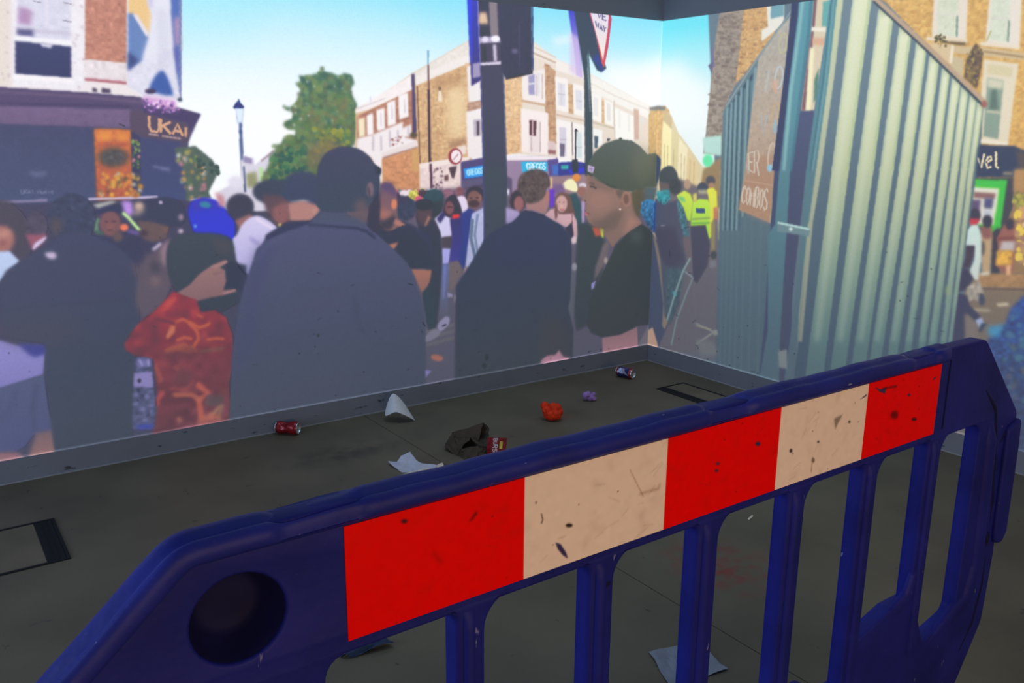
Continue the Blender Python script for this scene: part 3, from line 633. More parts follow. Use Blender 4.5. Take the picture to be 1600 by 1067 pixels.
P(D(1390, -60, 1590, -60, 1572, 300, 1358, 272), (224, 212, 196), 'R'); P(D(1405, -60, 1520, -60, 1506, 268, 1380, 250), (204, 210, 186), 'R', noise=.02); P(D(1400, 105, 1512, 115, 1510, 128, 1398, 118), (206, 204, 190), 'R'); Lk(D(1508, 130, 1500, 262), 3, (112, 136, 122), 'R')
P(D(1330, 262, 1575, 288, 1572, 310, 1328, 286), (226, 210, 186), 'R'); P(D(1120, 285, 1330, 296, 1600, 330, 1600, 378, 1340, 350, 1130, 330), (196, 172, 132), 'R'); Lk(D(1350, 322, 1600, 358), 3, (150, 124, 88), 'R')
P(D(1000, 268, 1152, 280, 1150, 345, 1134, 400, 1060, 340), (206, 180, 140), 'R'); P(D(1150, 350, 1225, 366, 1215, 500, 1140, 430), (190, 172, 136), 'R'); P(D(1146, 284, 1164, 286, 1150, 400, 1134, 396), (230, 216, 190), 'R')
P(D(1300, 268, 1345, 330, 1330, 450, 1305, 560, 1225, 490, 1236, 380, 1280, 300), (106, 88, 56), 'R', noise=.12); speck(D(1240, 340, 1340, 300, 1310, 540, 1236, 480), [(84, 74, 44), (130, 110, 66), (150, 130, 80)], 40, 1.2, 2.8, 'R')
speck(D(1040, 215, 1130, 230, 1110, 300, 1050, 270), [(100, 96, 50), (80, 74, 40)], 24, 1.2, 2.6, 'R'); Lk(D(1365, 260, 1395, 195), 1.6, (150, 150, 80), 'R'); Lk(D(1075, 300, 1095, 235), 1.4, (120, 110, 60), 'R')
P(D(1352, 372, 1565, 400, 1500, 905, 1340, 885, 1330, 600), (218, 204, 176), 'R'); P(D(1376, 400, 1532, 420, 1522, 484, 1368, 462), (206, 192, 152), 'R'); P(D(1372, 486, 1474, 506, 1440, 872, 1345, 852, 1360, 640), (130, 148, 132), 'R'); P(D(1400, 560, 1430, 550, 1440, 690, 1380, 690), (92, 110, 98), 'R', blur=2.4); P(D(1372, 486, 1474, 506, 1468, 560, 1372, 545), (200, 196, 168), 'R', blur=2.4); P(D(1368, 690, 1455, 700, 1455, 712, 1366, 702), (196, 190, 160), 'R'); P(D(1330, 870, 1500, 892, 1498, 912, 1330, 895), (230, 218, 196), 'R')
for k in range(5):                                     # further sash windows beyond the right of the frame
    x = 1760+480*k
    for yy, hh in ((-160, 430), (380, 480)):
        P(D(x, yy, x+220, yy+10, x+205, yy+hh, x-10, yy+hh-10), (222, 208, 186), 'R'); P(D(x+25, yy+30, x+180, yy+38, x+165, yy+hh-30, x+15, yy+hh-36), (160, 178, 160), 'R')
fig('shop_front', 'dark navy shop fascia with cream lettering over a green frame', 'R')
P(D(1300, 905, 1540, 912, 1600, 940, 6000, 1100, 6000, 1240, 1600, 1160, 1580, 1110, 1300, 1110), (60, 66, 86), 'R', m=1); P(D(1550, 940, 1640, 950, 1600, 1070, 1570, 1060), (88, 78, 76), 'R', blur=3)
text('vel', D(1312, 952, 1450, 948, 1450, 1052, 1312, 1052), 3.6, (228, 210, 170), 'R', .2); P(H(1470, 8, 1530, 8, 1530, 26, 1470, 26), (140, 130, 110), 'R', blur=2)
P(H(1280, 45, 1560, 40, 1545, 200, 1480, 400, 1270, 420, 1270, 280), (72, 70, 76), 'R', m=1); P(H(1285, 52, 1495, 58, 1456, 355, 1392, 400, 1270, 300), (70, 186, 52), 'R', m=1)
P(H(1280, 100, 1445, 112, 1412, 340, 1265, 330), (222, 220, 200), 'R', blur=2); P(H(1285, 130, 1425, 140, 1420, 175, 1285, 170), (140, 100, 96), 'R', blur=2); P(H(1265, 180, 1330, 180, 1320, 310, 1258, 310), (96, 80, 110), 'R', blur=2.4); P(H(1352, 170, 1412, 170, 1400, 240, 1350, 235), (84, 82, 120), 'R', blur=2.4); P(H(1345, 245, 1400, 245, 1392, 300, 1345, 300), (186, 190, 200), 'R', blur=2)
fig('pavement', 'sunlit pavement and grey road with pale markings', 'R')
P(H(1270, 640, 6000, 700, 6000, 2400, 1000, 2400, 1130, 1067), ((138, 116, 90), (92, 92, 98)), 'R', m=1); P(H(1300, 640, 6000, 660, 6000, 800, 1300, 725), (168, 128, 86), 'R', noise=.04)
Lk(H(1300, 735, 1700, 745, 6000, 830), 3, (110, 90, 76), 'R'); P(H(1425, 830, 1500, 822, 1510, 842, 1440, 848), (206, 192, 160), 'R', blur=2); P(H(1285, 860, 1390, 866, 1392, 880, 1285, 876), (186, 172, 146), 'R', blur=2.4)
fig('street_stall', 'yellow and cream market stall with people around it', 'R')
P(H(1540, 0, 1720, 0, 3000, 40, 3000, 660, 1440, 640, 1480, 360, 1530, 230), (150, 118, 84), 'R', m=1); P(H(1540, -10, 1720, -10, 1720, 130, 1540, 130), (176, 136, 88), 'R', blur=3)
speck(H(1530, 125, 1720, 120, 1720, 240, 1540, 230), [(150, 150, 62), (120, 124, 60), (176, 166, 80)], 34, 2, 5, 'R'); speck(H(1520, 240, 1720, 240, 1720, 640, 1530, 560), [(222, 184, 130), (206, 160, 110), (232, 200, 80), (180, 140, 100), (160, 120, 100)], 80, 3, 8, 'R')
speck(H(1700, 100, 2900, 100, 2900, 600, 1700, 600), [(200, 160, 110), (90, 76, 80), (150, 150, 80), (226, 196, 120), (120, 90, 90)], 150, 5, 14, 'R')
P(H(1388, 400, 1440, 350, 1470, 420, 1450, 640, 1392, 640), (66, 60, 62), 'R', blur=2.5)
fig('person', 'person with bare arms and a yellow skirt at the stall', 'R')
P(H(1430, 420, 1480, 330, 1540, 340, 1550, 470, 1530, 640, 1480, 640, 1420, 590, 1440, 490), (150, 96, 84), 'R', m=1); El(1578, 350, 7, 9, (66, 54, 58), 'R', blur=2); P(H(1460, 440, 1545, 440, 1540, 500, 1450, 500), (190, 180, 180), 'R', blur=2.5); P(H(1430, 500, 1530, 500, 1520, 590, 1425, 590), (222, 170, 56), 'R', blur=2.5, noise=.06); P(H(1490, 590, 1520, 590, 1515, 650, 1490, 650), (230, 180, 130), 'R', blur=2)
Lk(H(1430, 425, 1540, 420), 4, (120, 70, 62), 'R', 2)
fig('person', 'person in khaki with dark hair walking by the green shop', 'R')
P(H(1330, 400, 1352, 360, 1392, 355, 1402, 420, 1388, 640, 1340, 650, 1334, 500), (188, 158, 118), 'R', m=1, blur=2); P(H(1330, 340, 1400, 350, 1402, 420, 1360, 430, 1330, 410), (140, 92, 84), 'R', blur=2.5, m=1); El(1543, 346, 8, 10, (60, 50, 60), 'R', blur=2, m=1)
P(H(1325, 640, 1382, 630, 1385, 650, 1330, 655), (216, 206, 190), 'R', blur=2); El(1536, 388, 3, 12, (92, 80, 80), 'R', blur=2)
fig('person', 'person in a white top and patterned trousers striding past the hoarding', 'R')
P(H(1238, 470, 1245, 370, 1275, 335, 1312, 332, 1334, 400, 1334, 560, 1312, 690, 1250, 650, 1290, 560, 1292, 470), ((198, 220, 212), (206, 214, 204)), 'R', m=1, blur=1.8); El(1523, 337, 9, 11, (66, 52, 62), 'R', m=1, blur=2); P(H(1258, 300, 1320, 300, 1312, 335, 1258, 335), (196, 60, 70), 'R', blur=2)
P(H(1238, 468, 1292, 468, 1288, 520, 1262, 605, 1216, 605, 1236, 540), (72, 60, 72), 'R', blur=1.8, m=1); P(H(1212, 600, 1250, 610, 1285, 670, 1250, 740, 1180, 760), (66, 62, 82), 'R', blur=2, m=1)
P(H(1240, 730, 1320, 680, 1352, 770, 1335, 830, 1290, 800, 1250, 820), (166, 156, 140), 'R', blur=2, noise=.08, m=1); P(H(1180, 760, 1244, 780, 1262, 840, 1330, 910, 1300, 945, 1240, 890, 1240, 1060, 1130, 1080), (64, 64, 86), 'R', blur=2, m=1)
P(H(1296, 935, 1338, 915, 1352, 960, 1318, 985), (168, 182, 222), 'R', blur=1.8, m=1); P(H(1335, 950, 1372, 955, 1330, 1010, 1310, 1000), (60, 74, 92), 'R', blur=2); El(1534, 468, 5, 10, (70, 74, 90), 'R', blur=2)
P(H(1230, 890, 1310, 960, 1310, 1067, 1235, 1067), (128, 116, 106), 'R', blur=3)
fig('person', 'person in bright blue leaning in at the edge of the picture', 'R')
P(H(1480, 960, 1520, 860, 1600, 780, 1900, 700, 2200, 900, 2300, 1800, 1300, 1800, 1370, 1060), ((48, 82, 160), (58, 64, 82)), 'R', m=1, blur=3, noise=.10, sm=0); speck(H(1500, 900, 1700, 800, 1700, 1300, 1480, 1100), [(64, 96, 140), (50, 60, 100), (90, 140, 150), (44, 66, 130)], 34, 3, 7, 'R', .5, blur=2); speck(H(1480, 1080, 1720, 1060, 1720, 1480, 1480, 1400), [(104, 100, 100), (70, 76, 88), (56, 62, 80), (84, 140, 140)], 40, 3, 7, 'R', .5, blur=2); P(H(1375, 975, 1480, 960, 1440, 1040, 1380, 1030), (70, 150, 196), 'R', blur=4)

# gate posts, gap and the corrugated sheets
fig('gate_gap', 'dark gap between two steel posts with a house showing above', 'R')
P(D(180, -60, 420, -80, 300, 1067, 150, 1067, 150, 2400, -60, 2400, -20, 2000, 40, 1067, 100, 500), (68, 74, 100), 'R', m=1)
P(D(285, -60, 420, -80, 350, 300, 290, 702, 205, 694, 260, 300), (206, 190, 160), 'R'); P(D(290, -60, 312, -60, 280, 300, 240, 690, 208, 690, 262, 280), (118, 88, 92), 'R', blur=1.6); P(D(345, 10, 412, 0, 396, 170, 336, 168), (100, 158, 152), 'R', blur=1.6); P(D(270, 170, 372, 175, 370, 200, 270, 196), (230, 222, 200), 'R')
P(D(280, 235, 360, 240, 356, 290, 282, 280), (206, 160, 130), 'R', blur=2); P(D(290, 500, 320, 420, 315, 600, 286, 650), (84, 120, 110), 'R', blur=2); P(D(262, 300, 290, 300, 268, 690, 236, 690), (236, 226, 180), 'R', blur=2)
Lk(D(178, -60, 120, 500, 45, 1067), 10, (56, 58, 86), 'R', 1.2)
P(D(205, 696, 292, 690, 240, 1067, 90, 2400, -40, 2400, 150, 1067), ((74, 80, 106), (70, 74, 92)), 'R')
fig('steel_post', 'round blue grey steel post beside the menu board', 'R')
P(D(200, -60, 292, -60, 272, 170, 200, 700, 150, 1067) + H(140, 0, 120, 330, 75, 1067, 70, 1330, -60, 1330, 0, 1000, 0, 400, 45, 330, 70, 0) + D(75, 1067, 135, 500, 190, 100), ((88, 142, 152), (82, 104, 114)), 'R', m=1)
Lk(D(225, -60, 195, 200, 140, 600, 100, 1067), 5, (134, 176, 176), 'R', 2.2, .8); Lk(D(280, -60, 250, 250, 190, 700, 145, 1067), 4, (64, 100, 116), 'R', 2.4, .7)
fig('steel_post', 'steel edge post of the bright corrugated sheets', 'R')
P(D(400, -80, 450, -80, 392, 500, 300, 1067) + H(300, 0, 262, 330, 200, 900, 170, 1330, 100, 1330, 160, 900, 215, 340, 240, 0) + D(240, 1067, 290, 700, 350, 300), ((88, 134, 142), (86, 104, 112)), 'R', m=1)
for k, c in ((404, (62, 98, 110)), (420, (110, 152, 156))): Lk(D(k, -60, k-58, 500, k-140, 1067), 2, c, 'R', 1.4, .8)
Lk(H(256, 330, 200, 900, 180, 1330), 3, (150, 156, 134), 'R', 1.4, .8)
fig('corrugated_sheet', 'shiny corrugated steel sheets with bright vertical ribs', 'R')
P(D(470, -200, 520, -260, 640, -40, 1352, 662, 1300, 1067) + H(1302, 0, 1272, 250, 1200, 640, 1150, 1000, 1120, 1400, 150, 1400, 190, 1067, 262, 420, 320, 0) + D(320, 1067, 390, 500), ((110, 127, 134), (66, 84, 98)), 'R', m=1)
P(D(440, -60, 478, -60, 412, 500, 334, 1067) + H(335, 0, 280, 330, 215, 1067, 190, 1067, 255, 330, 300, 0) + D(300, 1067, 378, 500), ((188, 196, 158), (140, 146, 128)), 'R')
for t0, t1, b0, b1, (u0_, v0_), (u1_, v1_) in (
        (400, 505, 262, 372, (538, -60), (648, -10)), (560, 660, 415, 508, (694, 56), (782, 118)), (700, 785, 545, 632, (824, 164), (894, 228)),
        (820, 890, 655, 724, (930, 262), (990, 320)), (915, 985, 762, 822, (1014, 348), (1066, 398)), (1010, 1060, 862, 902, (1092, 424), (1136, 466)),
        (1082, 1130, 944, 988, (1152, 486), (1200, 528)), (1146, 1190, 1008, 1052, (1208, 546), (1250, 580)), (1206, 1245, 1082, 1116, (1264, 594), (1302, 640)), (1254, 1288, 1130, 1150, (1308, 640), (1342, 664))):
    bb0, bb1 = b0-(t0-b0)*.38, b1-(t1-b1)*.38
    Bt = H(b1, 1067, b0, 1067); Bl = H(bb1, 1480, bb0, 1480)
    tp = D(u0_, v0_, u1_, v1_); md = D(t1, 1067, t0, 1067)
    P([tp[0], tp[1], md[0], md[1]], ((216, 220, 178), (180, 188, 150)), 'R', 1.4)
    ov = [(md[1][0]+(tp[0][0]-md[1][0])*.03, md[1][1]+(tp[0][1]-md[1][1])*.03), (md[0][0]+(tp[1][0]-md[0][0])*.03, md[0][1]+(tp[1][1]-md[0][1])*.03)]
    P([ov[0], ov[1], Bt[0], Bt[1]], ((181, 189, 151), (94, 128, 120)), 'R', 1.4)
    ov = [(Bt[1][0]+(md[1][0]-Bt[1][0])*.03, Bt[1][1]+(md[1][1]-Bt[1][1])*.03), (Bt[0][0]+(md[0][0]-Bt[0][0])*.03, Bt[0][1]+(md[0][1]-Bt[0][1])*.03)]
    P([ov[0], ov[1], Bl[0], Bl[1]], ((96, 129, 123), (82, 104, 108)), 'R', 1.4)
    cen = [((tp[0][0]*.6+tp[1][0]*.4), (tp[0][1]*.6+tp[1][1]*.4)+4), (md[1][0]*.6+md[0][0]*.4, md[0][1]), (Bt[1][0]*.6+Bt[0][0]*.4, Bt[0][1])]
    Lk(cen, max(2.0, (t1-t0)/4*.34), (224, 228, 206), 'R', 2.2+(t1-t0)/36, .32)
    w = (t1-t0)*.16
    P([(tp[1][0]-w/4*1.2, tp[1][1]-w/6), tp[1], md[0], (md[0][0]-w/4, md[0][1])], (150, 176, 128), 'R', 1.4, .5)
    P([(tp[0][0], tp[0][1]), (tp[0][0]+3, tp[0][1]), (md[1][0]+3, md[1][1]), md[1]], (150, 172, 160), 'R', 1.4, .5)
    P([(tp[0][0]-1, tp[0][1]+2), (tp[0][0]+8, tp[0][1]-6), (tp[0][0]+16, tp[0][1]+8), (tp[0][0]+4, tp[0][1]+14)], (120, 140, 110), 'R', 3, .35)
El(1481, 453, 4, 8, (150, 166, 110), 'R', blur=3, a=.6); P(N1(1216, 548, 1230, 546, 1230, 576, 1217, 574), (132, 140, 136), 'R', blur=2)
Lk(D(640, -30, 720, 40, 1000, 300, 1358, 645), 8, (176, 150, 124), 'R', 1.6); Lk(D(660, 10, 1000, 325, 1345, 660), 3, (58, 64, 70), 'R', 1.2)
El(1538, 163, 5, 6, (150, 96, 84), 'R', blur=1.6)
fig('clamp', 'galvanised clamp joining the two steel posts', 'R')
P(H(60, 318, 265, 360, 258, 410, 60, 380), (110, 134, 138), 'R', m=1); Lk(H(62, 324, 262, 366), 3.4, (172, 206, 200), 'R'); El(1236, 358, 3, 3, (196, 214, 206), 'R')

# --- the crowd ---------------------------------------------------------------------------------------------
fig('street', 'shaded road surface between the people')
P(F(880, 140, 1420, 140, 1600, 150, 3300, 200, 3300, 1500, 900, 1500), ((100, 92, 112), (86, 90, 108)), m=1, blur=3)
P(F(880, 130, 1430, 100, 1430, 320, 880, 300), (110, 90, 112), blur=4)
for y0, y1 in ((1000, 960), (1040, 1000), (1085, 1040)): Lk(F(1060, y0+5, 1240, y1), 5, (112, 108, 116), blur=2.4)
El(*J(1130, 100)[0], 10, 5, (190, 116, 96), rot=.2, blur=2); P(J(1030, 170, 1095, 182, 1045, 238), (150, 136, 206), blur=1.8)
Lk(J(1500, 110, 1515, 180), 2, (150, 110, 106), blur=2); Lk(J(1525, 110, 1522, 180), 2, (190, 120, 110), blur=2)
speck(F(880, 125, 1100, 125, 1100, 190, 880, 180), [(206, 200, 96), (230, 220, 230), (150, 80, 100), (200, 90, 120), (70, 60, 80), (110, 130, 140)], 46, 2, 5)
El(*F(985, 152)[0], 9, 8, (196, 190, 90), noise=.2); El(*F(925, 140)[0], 7, 5, (236, 222, 232)); El(*F(1045, 145)[0], 8, 6, (84, 56, 74)); El(*F(1015, 175)[0], 6, 5, (210, 90, 120))

def head(cx, cy, rx, ry, hair, face=None, fdx=0, fdy=0, fs=.7, s='L'):
    El(cx, cy, rx, ry, hair, s, m=1, blur=1.8, noise=.05)
    if face: El(cx+fdx, cy+fdy, rx*fs, ry*fs, face, s, blur=2.0)
# distant figures behind the pole
fig('person', 'small figure in a white top far down the road')
head(*F(1270, 130)[0], 6.5, 7.5, (132, 88, 98)); P(F(1250, 170, 1300, 160, 1325, 210, 1300, 290, 1245, 250), (226, 212, 236), m=1, sm=1)
fig('person', 'small figure with a mauve cap far down the road')
head(*F(1198, 145)[0], 9, 8, (136, 96, 114)); P(F(1165, 170, 1240, 165, 1240, 260, 1165, 250), (96, 84, 100), m=1)
fig('person', 'person with a teal head covering in the crowd')
head(*F(1110, 165)[0], 16, 13, (50, 80, 90)); P(F(1060, 190, 1175, 190, 1150, 310, 1090, 300), (58, 66, 76), m=1, blur=2.5)
fig('person', 'person in a white t-shirt and jeans with white trainers')
P(F(1115, 300, 1165, 258, 1215, 300, 1226, 415, 1160, 420, 1130, 330), (212, 206, 240), m=1); P(F(1158, 415, 1230, 405, 1222, 485, 1160, 478), (78, 72, 84), m=1, blur=2); P(F(1162, 486, 1215, 486, 1205, 585, 1165, 585), (176, 172, 238), m=1); P(F(1163, 580, 1215, 578, 1195, 900, 1145, 900), ((100, 112, 170), (96, 96, 116)), m=1, blur=2.2)
Lk(F(1180, 590, 1172, 800), 3, (140, 146, 210), blur=2.5, a=.6)
P(F(1135, 960, 1180, 912, 1208, 920, 1202, 960, 1150, 1005), (158, 150, 186), m=1, sm=1); P(F(1056, 1040, 1090, 1000, 1130, 990, 1150, 1018, 1090, 1062, 1060, 1066), (136, 132, 152), m=1, sm=1); El(*F(1175, 965)[0], 4, 1.5, (76, 70, 92), rot=-.4, blur=1)
P(F(1125, 300, 1165, 250, 1190, 270, 1150, 330), (66, 60, 110), blur=2)
fig('person', 'long-haired person with a red scarf and blue coat')
P(F(1172, 240, 1195, 170, 1240, 150, 1275, 210, 1285, 280, 1230, 290, 1180, 280), (62, 54, 74), m=1, sm=1); El(*F(1208, 232)[0], 7, 10.5, (128, 86, 92), blur=2); El(*F(1208, 226)[0], 5, 1.5, (90, 60, 70), blur=1.2); P(F(1225, 275, 1272, 270, 1268, 302, 1230, 306), (226, 58, 58), m=1); P(F(1210, 300, 1285, 295, 1300, 420, 1270, 560, 1205, 585, 1225, 420), ((62, 56, 110), (70, 66, 150)), m=1, blur=2)
P(F(1205, 570, 1275, 560, 1285, 640, 1255, 690, 1240, 740, 1205, 760), (116, 102, 104), m=1, blur=2.6); P(F(1195, 760, 1228, 768, 1226, 790, 1196, 790), (150, 144, 180), m=1); P(F(1238, 770, 1254, 780, 1252, 820, 1238, 820), (142, 132, 140), blur=2)
fig('person', 'bearded man in a pale zip top beside the dark post')
head(*F(1368, 150)[0], 15, 13, (58, 52, 68)); El(*F(1362, 178)[0], 11, 14, (128, 92, 90), blur=2); El(*F(1360, 205)[0], 9, 6, (76, 60, 66), blur=2); El(*F(1398, 170)[0], 3.4, 6, (140, 100, 94), blur=1.6); Lk(F(1335, 168, 1350, 168), 1.6, (66, 50, 58)); Lk(F(1372, 168, 1390, 168), 1.6, (66, 50, 58)); Lk(F(1350, 205, 1378, 206), 1.2, (96, 56, 60))
P(F(1275, 270, 1330, 235, 1365, 250, 1350, 330, 1330, 470, 1300, 620, 1262, 560, 1285, 400), (54, 66, 136), m=1, blur=2); P(F(1348, 268, 1400, 240, 1428, 225, 1428, 560, 1380, 590, 1340, 610, 1308, 600, 1320, 480, 1335, 380), (182, 186, 224), m=1, blur=1.8, noise=.02)
Lk(F(1352, 300, 1342, 420, 1372, 560), 5, (104, 120, 150)); Lk(F(1385, 270, 1366, 400, 1392, 560), 4, (126, 140, 172)); P(F(1300, 600, 1345, 610, 1330, 650, 1298, 670), (160, 130, 136), m=1, blur=2)

fig('traffic_light_post', 'lower part of the dark post behind the crowd')
P(N1(755, 262, 791, 262, 793, 440, 793, 620, 757, 620), ((66, 74, 88), (68, 74, 86)), m=1); Lk(N1(755.5, 270, 757, 440), 1.6, (70, 74, 130), blur=1.4)
fig('person', 'dark haired person in black standing side on behind the bald man')
P(F(995, 200, 1040, 178, 1092, 190, 1108, 240, 1090, 300, 1110, 305, 1150, 380, 1162, 560, 1150, 760, 1130, 960, 1080, 992, 1066, 940, 1070, 760, 1050, 500, 1000, 300), ((62, 62, 80), (58, 68, 80)), m=1, blur=2); El(*F(1050, 262)[0], 12, 20, (88, 72, 80), blur=3); P(F(1075, 280, 1092, 290, 1062, 345, 1050, 345), (160, 116, 104), blur=2); El(*F(1048, 212)[0], 15, 9, (54, 56, 72), blur=2)
fig('person', 'dark curly haired person behind the bald man')
head(*F(932, 236)[0], 18, 19, (64, 70, 92)); P(F(880, 200, 910, 150, 940, 170, 930, 210), (70, 66, 90), blur=2.4); P(F(905, 310, 960, 330, 1090, 400, 1110, 600, 960, 600, 900, 400), (62, 64, 88), m=1, blur=2)

fig('person', 'bald man in a black t-shirt with a trimmed beard seen side on')
P(F(775, 90, 800, 70, 840, 75, 872, 115, 882, 175, 880, 250, 885, 300, 930, 340, 890, 360, 820, 380, 770, 340, 760, 250), ((112, 86, 106), (146, 104, 98)), m=1, blur=1.8); P(F(782, 80, 845, 75, 878, 140, 870, 170, 830, 130, 785, 120), (92, 76, 112), blur=4); El(*F(862, 208)[0], 4.5, 8, (216, 130, 98), blur=1.8); P(F(775, 240, 830, 250, 850, 280, 800, 320, 765, 300), (164, 110, 100), blur=4); P(F(765, 300, 800, 310, 868, 270, 875, 310, 840, 370, 770, 370), (68, 64, 78), blur=4); P(F(870, 300, 935, 338, 905, 352, 860, 330), (176, 120, 110), blur=2)
P(F(740, 360, 850, 380, 880, 352, 940, 340, 1010, 395, 1080, 470, 1104, 605, 975, 616, 900, 560, 800, 470), ((60, 62, 82), (56, 64, 78)), m=1, blur=1.8); P(F(828, 462, 890, 446, 862, 488, 838, 492), (186, 122, 100), blur=2)
P(F(972, 615, 1097, 620, 1085, 690, 1052, 765, 1040, 775, 1005, 690), ((176, 116, 100), (150, 104, 96)), m=1, blur=1.8)
P(F(1035, 760, 1075, 720, 1120, 800, 1120, 980, 1075, 990, 1050, 860), (58, 70, 82), blur=2)

# left side of the crowd
fig('person', 'person in a white dress and grey skirt at the left edge of the picture')
P(E_(-500, 100, 60, 190, 140, 260, 205, 380, 190, 520, 130, 600, 60, 500, -500, 500), (78, 72, 86), m=1, blur=3); P(E_(-300, 340, 40, 345, 80, 385, 92, 440, 62, 500, 0, 520, -300, 540), (168, 112, 104), m=1, blur=3); P(E_(-20, 380, 70, 370, 60, 410, -20, 420), (206, 150, 140), blur=4, a=.7); P(E_(0, 430, 40, 440, 30, 470, 0, 470), (140, 90, 92), blur=3)
P(E_(-500, 520, 0, 505, 60, 502, 122, 565, 70, 615, 0, 690, -60, 760, -500, 900), (192, 208, 242), m=1, blur=1.8)
P(I_(-500, -150, 30, 0, 100, 20, 290, 40, 280, 100, 270, 205, 0, 292, -500, 330), ((168, 158, 230), (146, 138, 214)), m=1, blur=2); P(I_(110, 10, 310, 15, 300, 70, 215, 98, 170, 70), (68, 70, 156), blur=3)
P(I_(-500, 320, 0, 288, 275, 205, 300, 400, 335, 560, 210, 580, 160, 650, 100, 685, -500, 720), ((88, 94, 130), (82, 86, 132)), m=1, blur=2); Lk(I_(105, 300, 70, 400, 0, 500), 5, (78, 82, 118), blur=3); Lk(I_(230, 260, 200, 420, 215, 560), 5, (76, 80, 114), blur=3)
P(I_(225, 570, 320, 550, 372, 690, 180, 720, 200, 650), ((136, 104, 108), (170, 120, 112)), m=1, blur=3); P(I_(-400, 700, 100, 690, 150, 720, 0, 750, -400, 830), (170, 116, 120), blur=3)
for k in range(3):                                     # more of the crowd beyond the frame
    x = -150-130*k
    El(x, 330, 34, 42, (70, 66, 80), blur=3); P(N1(x-90, 800, x-80, 420, x-30, 372, x+30, 372, x+70, 430, x+80, 800), ((90, 84, 110), (70, 72, 90)), blur=3)
fig('person', 'person in a white shirt behind the woman, seen over her shoulder')
head(*E_(230, 340)[0], 17, 21, (84, 76, 94)); P(E_(160, 395, 230, 400, 292, 392, 275, 440, 215, 492, 200, 490), (152, 88, 106), m=1, blur=2.4); P(E_(200, 488, 218, 450, 288, 408, 292, 420, 262, 450, 214, 492), (214, 200, 234), m=1)
fig('person', 'man in a black cap and dark top looking down')
P(E_(770, 420, 900, 400, 1000, 430, 1020, 500, 920, 560, 880, 600, 790, 560), (66, 64, 90), m=1, blur=2); P(E_(860, 300, 880, 400, 900, 430, 960, 446, 1040, 420, 1060, 330), (104, 84, 86), m=1, blur=2.4); El(*E_(900, 390)[0], 6, 5, (76, 62, 70), blur=2); El(*E_(1028, 365)[0], 4, 6, (116, 90, 86), blur=2)
P(E_(830, 300, 860, 230, 930, 180, 1040, 165, 1130, 200, 1160, 270, 1140, 330, 1050, 345, 960, 320, 870, 310), (64, 66, 88), m=1, sm=1, blur=2); El(*E_(1004, 198)[0], 3, 2.6, (190, 180, 210), blur=1.2); El(*E_(1130, 290)[0], 4, 5, (150, 130, 150), blur=2); El(*E_(1130, 378)[0], 4, 4, (190, 170, 190), blur=2); P(E_(945, 490, 1000, 445, 1015, 460, 965, 505), (206, 192, 222), blur=2); P(E_(820, 270, 880, 210, 900, 250, 860, 280), (210, 180, 160), blur=4, a=.7)
fig('person', 'person in a dark flat cap facing the camera')
P(E_(590, 420, 660, 395, 780, 385, 880, 420, 900, 560, 840, 590, 700, 520), (64, 64, 90), m=1, blur=2.4); El(*E_(688, 330)[0], 17, 20, (124, 86, 90), m=1, blur=2); Lk(E_(655, 315, 675, 318), 2, (80, 56, 64)); Lk(E_(700, 318, 722, 316), 2, (80, 56, 64)); El(*E_(690, 345)[0], 5, 4, (140, 94, 92), blur=1.8); Lk(E_(672, 372, 706, 372), 1.6, (92, 58, 64)); El(*E_(735, 410)[0], 8, 8, (104, 84, 84), blur=2.4)
P(E_(605, 265, 618, 225, 690, 200, 756, 222, 768, 268, 720, 250, 650, 258), (58, 60, 90), m=1, sm=1); Lk(E_(612, 300, 598, 340, 606, 380), 5, (110, 156, 118), blur=2); P(E_(600, 370, 650, 390, 640, 400, 596, 390), (70, 110, 90), blur=2)
P(E_(580, 212, 700, 186, 730, 195, 610, 235), (176, 176, 170), blur=2)
P(E_(760, 190, 820, 190, 832, 250, 812, 290, 780, 270), (190, 146, 232), blur=3); Lk(E_(765, 262, 800, 290, 872, 372), 4.6, (196, 238, 156), blur=1.6); El(*E_(776, 354)[0], 6.5, 5.6, (240, 124, 90), blur=1.8); El(*E_(868, 220)[0], 7, 6, (206, 176, 156), blur=3); Lk(E_(800, 376, 866, 392), 4, (120, 96, 180), blur=2.4)

fig('person', 'broad person in a black t-shirt seen from behind')
head(*E_(445, 300)[0], 38, 40, (66, 70, 94)); El(*E_(350, 345)[0], 10, 13, (86, 78, 86), blur=4)
P(E_(0, 690, 40, 620, 130, 565, 230, 500, 300, 470, 395, 392, 480, 380, 570, 395, 690, 450, 790, 520, 835, 580, 862, 700, 870, 930, 850, 1080, 840, 1400, 826, 1650, 820, 1820, 360, 1900, 330, 1660, 290, 1300, 280, 1080, 60, 1040, 10, 930), ((70, 72, 98), (64, 72, 84)), m=1, blur=2); P(E_(283, 512, 345, 512, 345, 548, 300, 545), (204, 186, 218), sm=1, blur=2.4)
P(E_(818, 565, 862, 600, 885, 700, 925, 880, 890, 930, 860, 840, 870, 700), (104, 88, 98), blur=4); P(E_(30, 930, 500, 940, 480, 1067, 0, 1067), (78, 72, 84), blur=14, a=.6); Lk(E_(0, 870, 400, 830, 800, 810), 2, (60, 62, 84), blur=2, a=.6)

